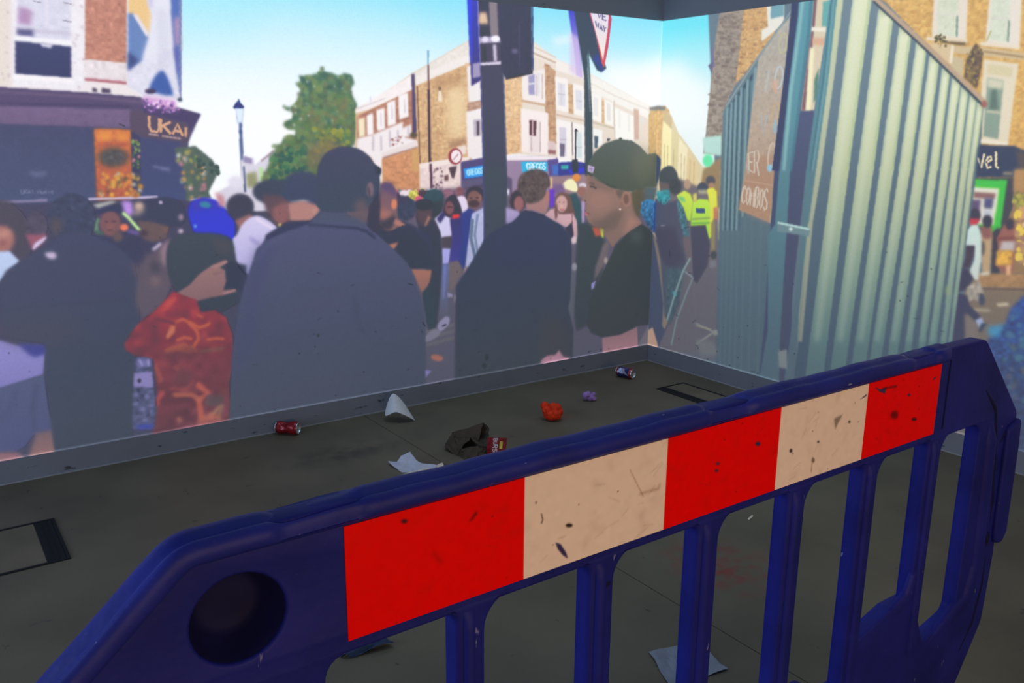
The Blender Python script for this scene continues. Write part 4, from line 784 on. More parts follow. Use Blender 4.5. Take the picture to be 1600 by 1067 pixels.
fig('person', 'person in a bright blue cap turned away')
P(E_(1175, 250, 1200, 195, 1260, 168, 1340, 180, 1400, 225, 1450, 290, 1468, 340, 1455, 435, 1380, 420, 1230, 395, 1195, 340), ((56, 58, 196), (34, 52, 214)), m=1, sm=1, blur=1.8); P(E_(1185, 260, 1200, 200, 1270, 172, 1390, 225, 1240, 250), (66, 62, 178), blur=4); El(*E_(1282, 212)[0], 9, 5, (56, 130, 160), rot=.2, blur=1.8); El(*E_(1220, 345)[0], 3, 3.4, (104, 140, 220), blur=1.6)
P(E_(1340, 130, 1400, 160, 1410, 230, 1370, 220), (196, 140, 150), blur=3)
fig('person', 'man in a white t-shirt with dark hair turned away')
El(*E_(1500, 225)[0], 22, 21, (66, 66, 84), m=1, blur=2.2); P(E_(1470, 310, 1560, 270, 1590, 300, 1500, 370), (150, 108, 108), blur=2.4)
P(E_(1450, 440, 1480, 400, 1510, 340, 1570, 290, 1640, 290, 1740, 370, 1700, 470, 1640, 600, 1560, 650, 1470, 560), ((214, 206, 240), (184, 178, 230)), m=1, sm=1, blur=1.8); Lk(E_(1560, 420, 1620, 460), 5, (160, 150, 206), blur=3); Lk(E_(1600, 300, 1700, 360), 3, (236, 220, 240), blur=1.6)
fig('person', 'dark haired person looking down beside the curly haired man')
El(*F(105, 130)[0], 32, 20, (66, 72, 90), m=1, blur=2.4); P(F(40, 150, 215, 160, 215, 300, 150, 340, 60, 250), (96, 76, 86), m=1, blur=3); P(F(100, 230, 190, 190, 215, 240, 200, 320, 150, 345, 105, 300), (140, 94, 96), blur=3.5); P(F(140, 330, 160, 330, 158, 362, 142, 362), (216, 200, 110), blur=1.6)
fig('person', 'man with a cloud of dark curly hair and bare neck')
P(F(165, 80, 210, 20, 290, 0, 380, 30, 420, 90, 440, 200, 380, 215, 300, 185, 220, 195, 170, 160), (66, 74, 98), m=1, sm=1, blur=2.6); P(F(200, 205, 290, 190, 400, 220, 400, 260, 335, 312, 212, 312), (178, 128, 122), m=1, blur=2.2); P(F(345, 240, 405, 225, 390, 260, 360, 275), (190, 136, 130), blur=2); P(F(40, 480, 60, 400, 180, 325, 350, 312, 380, 400, 100, 470), (60, 62, 90), m=1, blur=2)

fig('person', 'woman in a red patterned top with a hand raised to her head')
P(E_(872, 590, 920, 520, 990, 490, 1060, 430, 1110, 500, 1080, 700, 1020, 840, 900, 920, 850, 800), (98, 86, 98), m=1, blur=4); P(E_(1000, 480, 1062, 425, 1075, 520, 1050, 600, 1010, 580), (154, 122, 136), blur=4); P(E_(940, 560, 1000, 580, 990, 650, 950, 640), (72, 68, 82), blur=5); El(*E_(970, 690)[0], 8, 9, (120, 98, 104), blur=4)
P(E_(1045, 470, 1110, 402, 1250, 386, 1380, 396, 1452, 440, 1476, 560, 1500, 620, 1530, 650, 1530, 780, 1420, 860, 1300, 900, 1170, 830, 1080, 720, 1040, 600), ((68, 74, 86), (60, 66, 78)), m=1, sm=1, blur=2); P(E_(1330, 420, 1440, 440, 1440, 520, 1360, 520), (76, 76, 84), blur=5)
P(E_(1405, 560, 1540, 590, 1536, 760, 1500, 745, 1390, 745, 1415, 660), (56, 60, 80), blur=2.6)
P(E_(1100, 765, 1180, 715, 1250, 640, 1325, 590, 1405, 556, 1425, 568, 1372, 604, 1404, 622, 1412, 690, 1395, 745, 1470, 738, 1478, 752, 1395, 778, 1310, 792, 1225, 815), ((160, 118, 116), (140, 104, 106)), m=1, blur=1.6); Lk(E_(1325, 600, 1375, 590, 1420, 565), 2, (180, 136, 132), blur=1.6); Lk(E_(1390, 630, 1330, 645), 1.6, (122, 90, 94), blur=1.6); Lk(E_(1395, 765, 1470, 745), 2, (186, 140, 140), blur=1.4)
red = E_(780, 1075, 820, 1010, 865, 955, 960, 880, 1040, 800, 1082, 752, 1140, 778, 1225, 805, 1255, 885, 1340, 868, 1412, 918, 1450, 1020, 1462, 1160, 1430, 1330, 1450, 1600, 950, 1660, 985, 1400, 960, 1180, 850, 1155, 785, 1120)
P(red, ((164, 56, 60), (116, 64, 72)), m=1, blur=1.8, noise=.10, ns=14)
P(E_(1040, 810, 1090, 780, 1110, 800, 1060, 850, 1000, 890), (206, 80, 74), blur=3); P(E_(1070, 960, 1095, 970, 1090, 1010, 1045, 1055, 1035, 1035), (216, 120, 84), blur=2)
OR = (222, 104, 68)
for w, q in ((5, (1085, 950, 1140, 925, 1190, 950, 1245, 980, 1300, 960, 1312, 945)), (5, (1180, 950, 1230, 1000, 1240, 1050, 1200, 1110)), (4.5, (1100, 1060, 1150, 1040, 1200, 1050)), (3, (1230, 900, 1270, 915)), (7, (1030, 1130, 1100, 1110, 1200, 1130)), (4, (1290, 1055, 1350, 1045, 1400, 1050))):
    Lk(smooth_ring(E_(*q), 1), w, OR, blur=1.8, a=.85)
P(E_(960, 910, 1100, 945, 1150, 900, 1090, 960, 960, 930), (110, 50, 62), blur=2.4)
for w, q, c in ((5, (970, 150, 1010, 240, 990, 250), (190, 90, 74)), (5, (1060, 290, 1160, 300, 1210, 240), (176, 76, 70)), (9, (1230, 260, 1300, 320, 1240, 360, 1260, 480), (232, 104, 80)), (7, (1080, 330, 1200, 330, 1260, 370), (214, 110, 84)), (6, (990, 400, 985, 360, 1020, 310), (220, 84, 76)), (6, (1130, 500, 1110, 470), (190, 110, 84)), (5, (1290, 380, 1380, 380), (120, 96, 86)), (6, (1310, 470, 1390, 390), (190, 136, 100)), (5, (1360, 480, 1390, 400), (170, 120, 92)), (5, (1090, 150, 1120, 180), (200, 90, 76)), (4, (1240, 60, 1400, 40), (130, 92, 80)), (7, (1040, 60, 1150, 20, 1230, 60), (196, 96, 70))):
    Lk(I_(*q), w, c, blur=2.4, a=.85)
P(I_(1000, 60, 1200, 30, 1280, 110, 1100, 130, 1010, 110), (110, 60, 64), blur=5, a=.7); P(I_(1280, 330, 1400, 330, 1400, 390, 1300, 400), (92, 78, 82), blur=4, a=.8); P(I_(1100, 150, 1220, 190, 1180, 280, 1080, 260), (118, 66, 70), blur=5, a=.7); P(I_(1220, 100, 1420, 110, 1420, 260, 1300, 270), (128, 60, 70), blur=6, a=.7); P(I_(1240, 470, 1320, 440, 1400, 480, 1230, 520), (226, 120, 96), blur=4, a=.8)
fig('bottle', 'clear plastic water bottle held at her side')
P(I_(850, 100, 900, 95, 945, 105, 955, 170, 962, 290, 975, 420, 965, 545, 828, 545, 832, 300, 845, 190), (90, 92, 130), m=1, blur=2, noise=.14); P(I_(838, 195, 950, 185, 955, 285, 835, 280), (160, 146, 212), blur=1.8); El(*I_(870, 243)[0], 3, 3.4, (60, 56, 80), blur=1.2); P(I_(850, 110, 940, 110, 945, 150, 858, 160), (130, 122, 190), blur=3)
for x, y in ((918, 340), (890, 420), (905, 490), (850, 330), (945, 400)): El(*I_(x, y)[0], 4, 3, (140, 136, 196), blur=2.4)
P(I_(860, 520, 955, 515, 950, 540, 850, 545), (66, 76, 200), blur=3); Lk(I_(870, 110, 890, 150), 2, (206, 196, 240), blur=1.6); Lk(I_(925, 110, 930, 150), 2, (206, 196, 240), blur=1.6)

fig('person', 'large man in a navy jacket and dark cap seen from behind')
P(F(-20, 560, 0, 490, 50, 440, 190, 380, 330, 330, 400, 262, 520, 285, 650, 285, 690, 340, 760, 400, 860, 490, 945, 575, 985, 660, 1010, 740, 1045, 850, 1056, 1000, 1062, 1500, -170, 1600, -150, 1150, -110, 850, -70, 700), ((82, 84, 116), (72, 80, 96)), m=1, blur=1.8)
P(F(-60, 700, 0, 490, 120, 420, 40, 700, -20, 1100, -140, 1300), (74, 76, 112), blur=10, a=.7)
P(F(400, 240, 640, 240, 700, 290, 690, 350, 540, 320, 345, 330), (78, 84, 108), blur=3)
P(F(590, 200, 690, 190, 705, 260, 690, 330, 640, 300, 560, 270), (104, 88, 96), m=1, blur=4); P(F(690, 60, 765, 30, 776, 100, 774, 250, 768, 350, 730, 390, 700, 345, 705, 250, 720, 180), (62, 60, 80), m=1, blur=2.4)
P(B(378, 1095, 390, 1035, 420, 975, 470, 935, 530, 915, 590, 917, 650, 935, 705, 975, 745, 1030, 775, 1052, 780, 1080, 770, 1110, 765, 1180, 700, 1290, 640, 1320, 400, 1310, 376, 1200), ((68, 70, 94), (66, 76, 94)), m=1, sm=1, blur=1.6)
P(B(738, 1028, 780, 1055, 778, 1088, 748, 1078), (54, 52, 72), blur=2); El(*F(712, 118)[0], 5.5, 12, (122, 102, 112), m=1, blur=2.0); Lk(F(700, 100, 705, 140, 715, 170), 2.4, (66, 60, 76), blur=2); El(*F(655, 225)[0], 10, 11, (112, 90, 96), blur=6, a=.8)
Lk(F(330, 338, 480, 350, 620, 358, 690, 378, 745, 425), 4.4, (58, 60, 84), blur=2); Lk(F(340, 345, 470, 358, 620, 372, 740, 440), 2, (88, 90, 120), blur=2.2, a=.7); P(F(600, 740, 625, 800, 640, 920, 690, 1040, 650, 1000, 612, 880), (66, 72, 90), blur=5, a=.6); Lk(F(240, 755, 520, 740), 3, (70, 74, 94), blur=4, a=.4)
Lk(F(190, 395, 60, 470, 0, 560), 3, (98, 100, 136), blur=4, a=.5)

# centre
fig('person', 'dark haired woman half hidden behind the man in the suit')
El(*G(35, 190)[0], 12, 18, (64, 54, 66), m=1, blur=2.2); El(*G(42, 205)[0], 8, 12, (150, 100, 104), blur=2.2); P(G(-40, 230, 40, 250, 60, 330, -40, 330), (176, 160, 206), m=1, blur=2.6)
fig('person', 'person in a bucket hat and teal jacket')
P(G(308, 100, 345, 55, 385, 55, 408, 100, 402, 132, 360, 122), (242, 236, 192), m=1, sm=1); El(*G(402, 42)[0], 6, 6, (226, 140, 66), blur=1.8); P(G(340, 150, 400, 135, 440, 240, 435, 370, 400, 330), (58, 84, 94), m=1, blur=2.4)
P(G(250, 80, 320, 85, 330, 140, 260, 150), (120, 96, 140), blur=3); P(G(232, 110, 265, 115, 262, 225, 235, 230), (104, 56, 200), blur=2.4); P(G(232, 40, 250, 40, 250, 110, 234, 110), (226, 190, 150), blur=2.4)
El(*G(440, 92)[0], 6, 4, (216, 208, 222), m=1, blur=1.6); El(*G(436, 128)[0], 7, 8, (150, 106, 100), blur=2); P(G(432, 190, 456, 180, 450, 330, 434, 330), (176, 150, 196), blur=2)
fig('person', 'smiling young woman in a strappy top with long brown hair')
P(G(272, 190, 285, 145, 325, 135, 362, 160, 380, 230, 392, 280, 345, 270, 285, 290, 268, 240), (112, 84, 80), m=1, sm=1, blur=2); El(*G(308, 205)[0], 9, 13, (204, 160, 158), m=1, blur=1.8); Lk(G(292, 195, 300, 196), 1.4, (110, 76, 84)); Lk(G(316, 196, 325, 195), 1.4, (110, 76, 84)); Lk(G(298, 240, 310, 246, 324, 240), 1.8, (170, 84, 100), blur=.9); El(*G(308, 220)[0], 2, 2, (220, 176, 170), blur=1.2)
P(G(198, 278, 240, 240, 275, 235, 290, 270, 330, 270, 380, 268, 402, 310, 414, 400, 400, 440, 372, 450, 372, 350, 335, 352, 262, 320), (212, 168, 176), m=1, blur=1.8); P(G(262, 250, 280, 190, 284, 280, 270, 310), (116, 82, 80), blur=2); P(G(332, 360, 374, 318, 384, 400, 370, 430), (60, 58, 80), m=1, blur=1.8); Lk(G(374, 270, 374, 330), 1.4, (120, 90, 100)); P(G(368, 420, 405, 410, 405, 450, 375, 458), (224, 200, 206), blur=2)
fig('person', 'person in dark clothes standing beyond the man in profile')
P(G(410, 330, 470, 320, 560, 400, 590, 460, 560, 640, 520, 720, 480, 960, 400, 1000, 380, 820, 400, 520), ((62, 72, 80), (64, 70, 78)), m=1, blur=3); P(G(498, 355, 560, 350, 570, 400, 520, 410), (190, 90, 74), blur=2.4); P(G(548, 352, 574, 360, 570, 420, 556, 410), (190, 210, 80), blur=2)
P(G(365, 590, 400, 575, 400, 640, 380, 980, 345, 850), (96, 98, 112), blur=2.4); El(*G(388, 600)[0], 4, 6, (150, 146, 160), blur=2); P(G(572, 450, 610, 440, 590, 560, 510, 690, 520, 600), (116, 104, 110), blur=3.4); El(*G(585, 560)[0], 3, 5, (176, 156, 156), blur=2)

fig('person', 'man in a dark suit with short brown hair seen from behind')
P(N1(712, 470, 722, 440, 745, 425, 760, 420, 760, 600, 710, 600), ((70, 72, 92), (66, 70, 82)), m=1, blur=2.4)
P(G(85, 190, 205, 130, 232, 170, 224, 230, 205, 275, 90, 255), (166, 124, 122), m=1, blur=2.2); El(*G(216, 160)[0], 3.4, 9, (176, 120, 112), blur=2); P(G(60, 248, 90, 236, 150, 250, 205, 275, 190, 285, 100, 262), (150, 120, 140), blur=2)
P(G(32, 110, 45, 40, 85, 5, 140, -12, 195, 0, 230, 40, 236, 100, 215, 110, 205, 150, 170, 190, 95, 205, 60, 160), (90, 78, 80), m=1, sm=1, blur=2.2, noise=.08); speck(G(50, 20, 220, 10, 220, 110, 60, 120), [(108, 92, 90), (74, 64, 70)], 26, 1.6, 3, a=.5)
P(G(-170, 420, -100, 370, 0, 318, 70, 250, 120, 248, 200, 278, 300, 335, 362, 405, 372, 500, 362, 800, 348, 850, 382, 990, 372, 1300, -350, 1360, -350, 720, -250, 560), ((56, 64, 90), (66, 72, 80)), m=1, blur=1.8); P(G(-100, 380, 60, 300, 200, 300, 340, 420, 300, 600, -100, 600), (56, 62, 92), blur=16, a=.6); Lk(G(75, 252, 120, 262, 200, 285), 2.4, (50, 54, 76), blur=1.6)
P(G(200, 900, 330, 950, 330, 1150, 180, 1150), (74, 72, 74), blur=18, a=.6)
P(K(172, 132, 190, 105, 215, 88, 270, 80, 292, 52, 318, 92, 358, 98, 350, 140), (200, 140, 160), m=0, blur=2.4); P(K(200, 120, 280, 92, 310, 110, 220, 128), (218, 156, 178), blur=4)

fig('person', 'young man in profile with a black backwards cap, black tee and an earring', 'LR')
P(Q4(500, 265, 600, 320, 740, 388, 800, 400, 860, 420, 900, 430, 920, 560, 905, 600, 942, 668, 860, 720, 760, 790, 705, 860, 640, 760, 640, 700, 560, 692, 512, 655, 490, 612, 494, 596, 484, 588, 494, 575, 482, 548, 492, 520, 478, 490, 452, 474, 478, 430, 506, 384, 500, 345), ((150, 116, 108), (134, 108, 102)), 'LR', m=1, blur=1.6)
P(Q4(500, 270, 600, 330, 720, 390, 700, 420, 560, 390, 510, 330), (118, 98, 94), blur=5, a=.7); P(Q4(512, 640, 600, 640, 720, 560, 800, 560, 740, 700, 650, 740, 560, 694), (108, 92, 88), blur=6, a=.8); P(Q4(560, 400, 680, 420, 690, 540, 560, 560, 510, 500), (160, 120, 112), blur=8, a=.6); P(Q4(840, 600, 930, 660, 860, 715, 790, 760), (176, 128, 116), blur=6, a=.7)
Lk(Q4(520, 368, 550, 372, 575, 385), 2.2, (70, 58, 60), blur=1.4); Lk(Q4(515, 340, 560, 350), 2, (84, 70, 70), blur=2); El(*Q4(495, 588)[0], 2.6, 3, (190, 108, 120), blur=1.4); Lk(Q4(494, 580, 520, 590), 1.4, (96, 70, 72), blur=1.2); Lk(Q4(476, 480, 492, 488), 1.6, (92, 72, 70), blur=1.2); El(*Q4(818, 462)[0], 8, 13, (158, 118, 108), blur=1.6); El(*Q4(815, 470)[0], 4.4, 8, (118, 88, 84), blur=1.8); El(*Q4(766, 552)[0], 1.6, 1.6, (226, 206, 190), blur=.8); El(*Q4(778, 520)[0], 4, 5, (140, 106, 98), blur=1.6)
P(Q4(730, 390, 800, 400, 770, 470, 740, 440), (96, 84, 80), blur=3, a=.8); P(Q4(900, 370, 1068, 366, 1060, 440, 1030, 500, 940, 520, 900, 440), (86, 96, 102), 'LR', blur=3)
P(Q4(850, 400, 950, 372, 966, 480, 930, 620, 890, 600, 866, 520), (92, 86, 74), 'LR', blur=4)
P(Q4(497, 250, 510, 175, 560, 92, 640, 22, 730, -8, 760, -14, 860, -2, 930, 46, 985, 110, 1050, 100, 1085, 130, 1095, 180, 1062, 372, 990, 376, 930, 384, 862, 412, 780, 402, 690, 378, 590, 318), ((80, 89, 87), (77, 84, 78)), 'LR', m=1, blur=1.5); P(Q4(880, 60, 1060, 110, 1070, 330, 940, 380, 860, 260), (100, 104, 90), 'LR', blur=14, a=.6); El(*Q4(770, -16)[0], 2.6, 2, (66, 74, 70), blur=1); Lk(Q4(500, 262, 600, 326, 740, 384), 2, (54, 60, 60), blur=2, a=.7); P(Q4(1060, 110, 1098, 150, 1090, 260, 1066, 372), (64, 74, 100), 'R', blur=1.6)
P(Q4(508, 196, 560, 212, 546, 262, 504, 246), (196, 174, 212), blur=1.2); text('NY', Q4(520, 212, 548, 220, 540, 250, 514, 240), 1.1, (110, 96, 140), blur=.7)
P(Q6(258, 408, 300, 436, 322, 480, 318, 600, 304, 860, 290, 900, 238, 906, 150, 950, 66, 962, 10, 940, -10, 900, 0, 780, 60, 660, 100, 580, 130, 510, 190, 452), ((62, 70, 74), (62, 68, 72)), 'LR', m=1, blur=1.6); P(Q6(215, 430, 265, 450, 250, 510, 200, 480), (78, 88, 90), blur=8, a=.7)
P(Q6(64, 966, 150, 952, 236, 912, 240, 1010, 68, 1050), ((158, 118, 124), (188, 134, 146)), m=1, blur=1.6); P(Q6(10, 700, 32, 685, 24, 720, 12, 730), (150, 146, 206), blur=1.2)
P(Q6(240, 1000, 290, 905, 330, 900, 300, 1010), (116, 112, 124), 'LR', blur=2)

# right wall people
fig('person', 'bystander in a slate coat with a tan strip standing at the corner', 'R')
P(Q6(300, 470, 318, 455, 352, 540, 380, 700, 398, 880, 378, 925, 350, 990, 340, 1067, 286, 1067), (74, 80, 100), 'R', m=1, blur=1.8); P(Q6(314, 455, 352, 530, 376, 690, 398, 870, 372, 925, 360, 905, 366, 800, 344, 620), ((134, 120, 108), (150, 130, 110)), 'R', m=1, blur=2); P(Q6(288, 930, 314, 914, 342, 1010, 288, 1010), (212, 166, 136), 'R', blur=1.8)
fig('person', 'person with a dark cap, backpack and teal patterned jacket', 'R')
P(Q6(350, 150, 400, 122, 434, 160, 432, 205, 405, 232, 352, 215), (72, 78, 80), 'R', m=1, sm=1, blur=1.8); P(Q6(345, 200, 410, 215, 405, 250, 350, 250), (104, 92, 88), 'R', m=1, blur=2); El(*Q6(425, 225)[0], 10, 13, (70, 72, 74), 'R', blur=3)
P(Q6(325, 280, 400, 300, 440, 290, 480, 350, 494, 470, 470, 490, 480, 620, 450, 640, 440, 800, 400, 900, 372, 860, 350, 560, 322, 440), ((80, 80, 96), (82, 90, 98)), 'R', m=1, blur=2.4); P(Q6(332, 248, 395, 238, 402, 285, 370, 312, 335, 290), (62, 140, 148), 'R', m=1, blur=2.6, noise=.14); P(Q6(430, 280, 466, 320, 494, 470, 470, 478, 446, 400), (76, 116, 124), 'R', blur=3, noise=.12)
P(Q6(322, 420, 360, 430, 420, 420, 470, 590, 400, 640, 350, 560), (76, 72, 88), 'R', blur=5); Lk(Q6(352, 416, 374, 415), 1.6, (130, 120, 130), 'R'); P(Q6(460, 470, 492, 470, 514, 545, 492, 580, 470, 540), (110, 98, 98), 'R', m=1, blur=2.6)
P(Q6(385, 620, 470, 630, 446, 780, 400, 900, 380, 800), (76, 96, 102), 'R', blur=5, noise=.06)
fig('person', 'person with a blue and teal sleeve in the corner', 'LR')
P(Q6(250, 350, 258, 300, 292, 284, 322, 294, 326, 420, 310, 440, 285, 410), ((66, 128, 176), (60, 96, 132)), 'LR', m=1, blur=2, noise=.14); P(Q6(318, 300, 330, 300, 326, 450, 312, 450), (46, 66, 130), 'R', blur=2.4); P(Q6(280, 225, 315, 240, 312, 275, 290, 262), (84, 100, 108), 'LR', blur=2.5)
fig('police_officer', 'officer in a yellow high visibility jacket turned sideways', 'R')
P(Q6(430, 268, 470, 244, 500, 262, 512, 300, 500, 392, 484, 390, 466, 330), ((206, 224, 76), (176, 214, 66)), 'R', m=1, blur=1.8); El(*Q6(484, 214)[0], 5.5, 8, (176, 146, 120), 'R', m=1, blur=2); P(Q6(440, 270, 470, 280, 476, 300, 450, 295), (110, 190, 130), 'R', blur=2.4)
fig('police_officer', 'officer in a yellow high visibility jacket with a dark back patch', 'R')
P(Q6(510, 300, 545, 284, 585, 288, 610, 330, 604, 470, 590, 482, 570, 420, 500, 420), ((188, 226, 62), (160, 214, 58)), 'R', m=1, blur=1.8); Lk(Q6(506, 385, 600, 378), 3, (140, 170, 90), 'R', 1.4); Lk(Q6(504, 405, 606, 402), 2.6, (110, 170, 60), 'R', 1.4); P(Q6(526, 330, 570, 332, 570, 356, 526, 354), (62, 84, 124), 'R', blur=1.2)
P(Q6(498, 418, 574, 412, 594, 510, 582, 610, 530, 700, 512, 680, 506, 540), (74, 72, 86), 'R', m=1, blur=2); El(*Q6(560, 232)[0], 9, 9, (72, 76, 88), 'R', m=1, blur=1.8); P(Q6(536, 240, 588, 240, 588, 262, 540, 262), (160, 156, 130), 'R', blur=2); P(Q6(510, 262, 530, 255, 530, 300, 512, 300), (206, 196, 100), 'R', blur=2)
fig('police_officer', 'officer in a yellow high visibility jacket nearest the hoarding', 'R')
P(Q6(580, 240, 606, 224, 628, 250, 632, 340, 606, 400, 608, 470, 590, 470, 596, 330), ((222, 222, 60), (206, 216, 62)), 'R', m=1, blur=1.8); El(*Q6(597, 196)[0], 7.5, 8, (84, 82, 86), 'R', m=1, blur=2); El(*Q6(602, 218)[0], 5, 4, (170, 130, 100), 'R', blur=2); P(Q6(612, 330, 632, 322, 632, 385, 614, 390), (192, 122, 90), 'R', blur=2); P(Q6(600, 400, 620, 390, 618, 580, 600, 580), (146, 130, 90), 'R', blur=2.4); El(*Q6(612, 560)[0], 5, 7, (70, 72, 76), 'R', blur=2.4); P(Q6(592, 590, 622, 585, 624, 620, 594, 625), (124, 124, 128), 'R', blur=2.4)
fig('barricade', 'leaning grey crowd barricade with splayed feet', 'R')
for q, w, c in (((498, 574, 462, 640, 420, 760, 384, 880), 3, (136, 158, 158)), ((512, 668, 480, 745, 430, 880, 405, 1000), 2.6, (126, 142, 142)), ((470, 640, 508, 668), 2.4, (138, 150, 150)), ((520, 892, 620, 940), 3, (140, 146, 138)), ((624, 930, 528, 996), 3, (146, 150, 142)), ((525, 905, 600, 925), 2, (160, 154, 124)), ((520, 700, 525, 1000), 2, (112, 106, 112))):
    Lk(Q6(*q), w, c, 'R', 1.4); r_ = ribbon(Q6(*q), w)
    if CUR['R'] is not None: CUR['R'][2].append(CV['R'].f(r_))
Lk(Q6(415, 740, 428, 760), 4, (90, 170, 176), 'R', 2); P(Q6(610, 930, 630, 925, 634, 950, 612, 955), (150, 150, 140), 'R', blur=2)
nofig()
P(K(1150, -20, 1260, 0, 1290, 80, 1180, 90), (124, 126, 124), 'R', blur=5, a=.8)
# haze painted into the film: flatter towards the floor, highlights lifted near the top
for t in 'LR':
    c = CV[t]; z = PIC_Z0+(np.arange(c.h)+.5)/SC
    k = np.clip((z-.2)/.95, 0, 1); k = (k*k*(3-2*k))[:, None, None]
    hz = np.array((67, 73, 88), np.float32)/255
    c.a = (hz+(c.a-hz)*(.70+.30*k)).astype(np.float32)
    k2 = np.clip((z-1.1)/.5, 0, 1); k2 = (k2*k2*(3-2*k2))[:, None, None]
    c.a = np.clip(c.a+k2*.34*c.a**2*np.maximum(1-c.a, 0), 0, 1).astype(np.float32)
# light of the beam grazing ledge and corner, painted into the film edges
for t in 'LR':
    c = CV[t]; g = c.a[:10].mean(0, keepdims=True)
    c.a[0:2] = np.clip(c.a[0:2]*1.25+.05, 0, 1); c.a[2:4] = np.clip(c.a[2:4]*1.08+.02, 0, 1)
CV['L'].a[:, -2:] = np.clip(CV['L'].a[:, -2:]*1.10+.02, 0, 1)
# black scuffs and pinholes on the wall surface that carries the picture
for n, (x0, x1), s in ((70, (0, 1030), 'L'), (40, (1040, 1500), 'R')):
    for k in range(n):
        x = x0+RNG.random()*(x1-x0); y = 330+RNG.random()**.7*340
        if s == 'L': y = min(y, 715-x*.18)
        else: y = min(y, 535+(x-1012)*.28)
        if RNG.random() < .45: El(x, y, .8+RNG.random()*.5, .8+RNG.random()*.5, (34, 36, 46), s, blur=.7, a=.8)
        else:
            a_ = RNG.normal(-.1, .5); l_ = 2+RNG.random()*6
            Lk(N1(x, y, x+l_*math.cos(a_), y+l_*math.sin(a_)), .9, (44, 46, 56), s, .7, .7)
for x, y in ((106, 6), (106, 34), (60, 4)): Lk(N1(x-8, y-2, x+6, y+1), 1, (120, 110, 120), blur=.7)
Lk(N1(186, 194, 196, 198), 1.2, (40, 36, 52), blur=.7); Lk(N1(637, 443, 645, 445), 1.4, (26, 26, 34), blur=.6); El(339, 398, 1.8, 1.6, (24, 26, 32), blur=.6); El(760, 558, 3, 5, (48, 50, 56), blur=1); El(756, 571, 3.4, 4, (46, 48, 54), blur=1); Lk(N1(1046, 390, 1047, 401), 1.2, (50, 48, 58), 'R', .6); Lk(N1(660, 503, 664, 510), 1.6, (30, 32, 40), blur=.7); El(497, 524, 2, 2, (44, 46, 56), blur=.8)

def srgb2lin(c): return np.where(c <= .04045, c/12.92, ((np.maximum(c, 0)+.055)/1.055)**2.4)
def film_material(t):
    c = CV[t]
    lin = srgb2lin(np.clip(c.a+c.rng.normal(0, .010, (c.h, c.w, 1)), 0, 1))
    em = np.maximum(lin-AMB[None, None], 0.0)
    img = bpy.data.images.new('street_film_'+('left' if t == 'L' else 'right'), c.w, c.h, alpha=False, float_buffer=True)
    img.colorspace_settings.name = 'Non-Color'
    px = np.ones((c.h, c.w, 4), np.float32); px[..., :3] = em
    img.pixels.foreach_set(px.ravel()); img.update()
    try: img.pack()
    except Exception: pass
    m = bpy.data.materials.new('projected_light_'+('left' if t == 'L' else 'right')); m.use_nodes = True
    nt = m.node_tree; b = nt.nodes['Principled BSDF']
    b.inputs['Base Color'].default_value = (*WALL, 1); b.inputs['Roughness'].default_value = .6; b.inputs['Specular IOR Level'].default_value = .2
    g = nt.nodes.new('ShaderNodeNewGeometry'); mp = nt.nodes.new('ShaderNodeMapping')
    if t == 'L':
        mp.inputs['Location'].default_value = (1.0, -PIC_Z0/(PIC_Z1-PIC_Z0), 0)
        mp.inputs['Scale'].default_value = (1/LEN['L'], 1/(PIC_Z1-PIC_Z0), 0)
    else:
        mp.inputs['Location'].default_value = (1.0, -PIC_Z0/(PIC_Z1-PIC_Z0), 0)
        mp.inputs['Scale'].default_value = (1/LEN['R'], 1/(PIC_Z1-PIC_Z0), 0)
    sx = nt.nodes.new('ShaderNodeSeparateXYZ'); cx = nt.nodes.new('ShaderNodeCombineXYZ')
    nt.links.new(g.outputs['Position'], sx.inputs[0])
    nt.links.new(sx.outputs['X' if t == 'L' else 'Y'], cx.inputs['X']); nt.links.new(sx.outputs['Z'], cx.inputs['Y'])
    nt.links.new(cx.outputs[0], mp.inputs['Vector'])
    tx = nt.nodes.new('ShaderNodeTexImage'); tx.image = img; tx.interpolation = 'Linear'; tx.extension = 'EXTEND'
    nt.links.new(mp.outputs['Vector'], tx.inputs['Vector'])
    nt.links.new(tx.outputs['Color'], b.inputs['Emission Color']); b.inputs['Emission Strength'].default_value = 1.0
    return m
FILM = {t: film_material(t) for t in 'LR'}

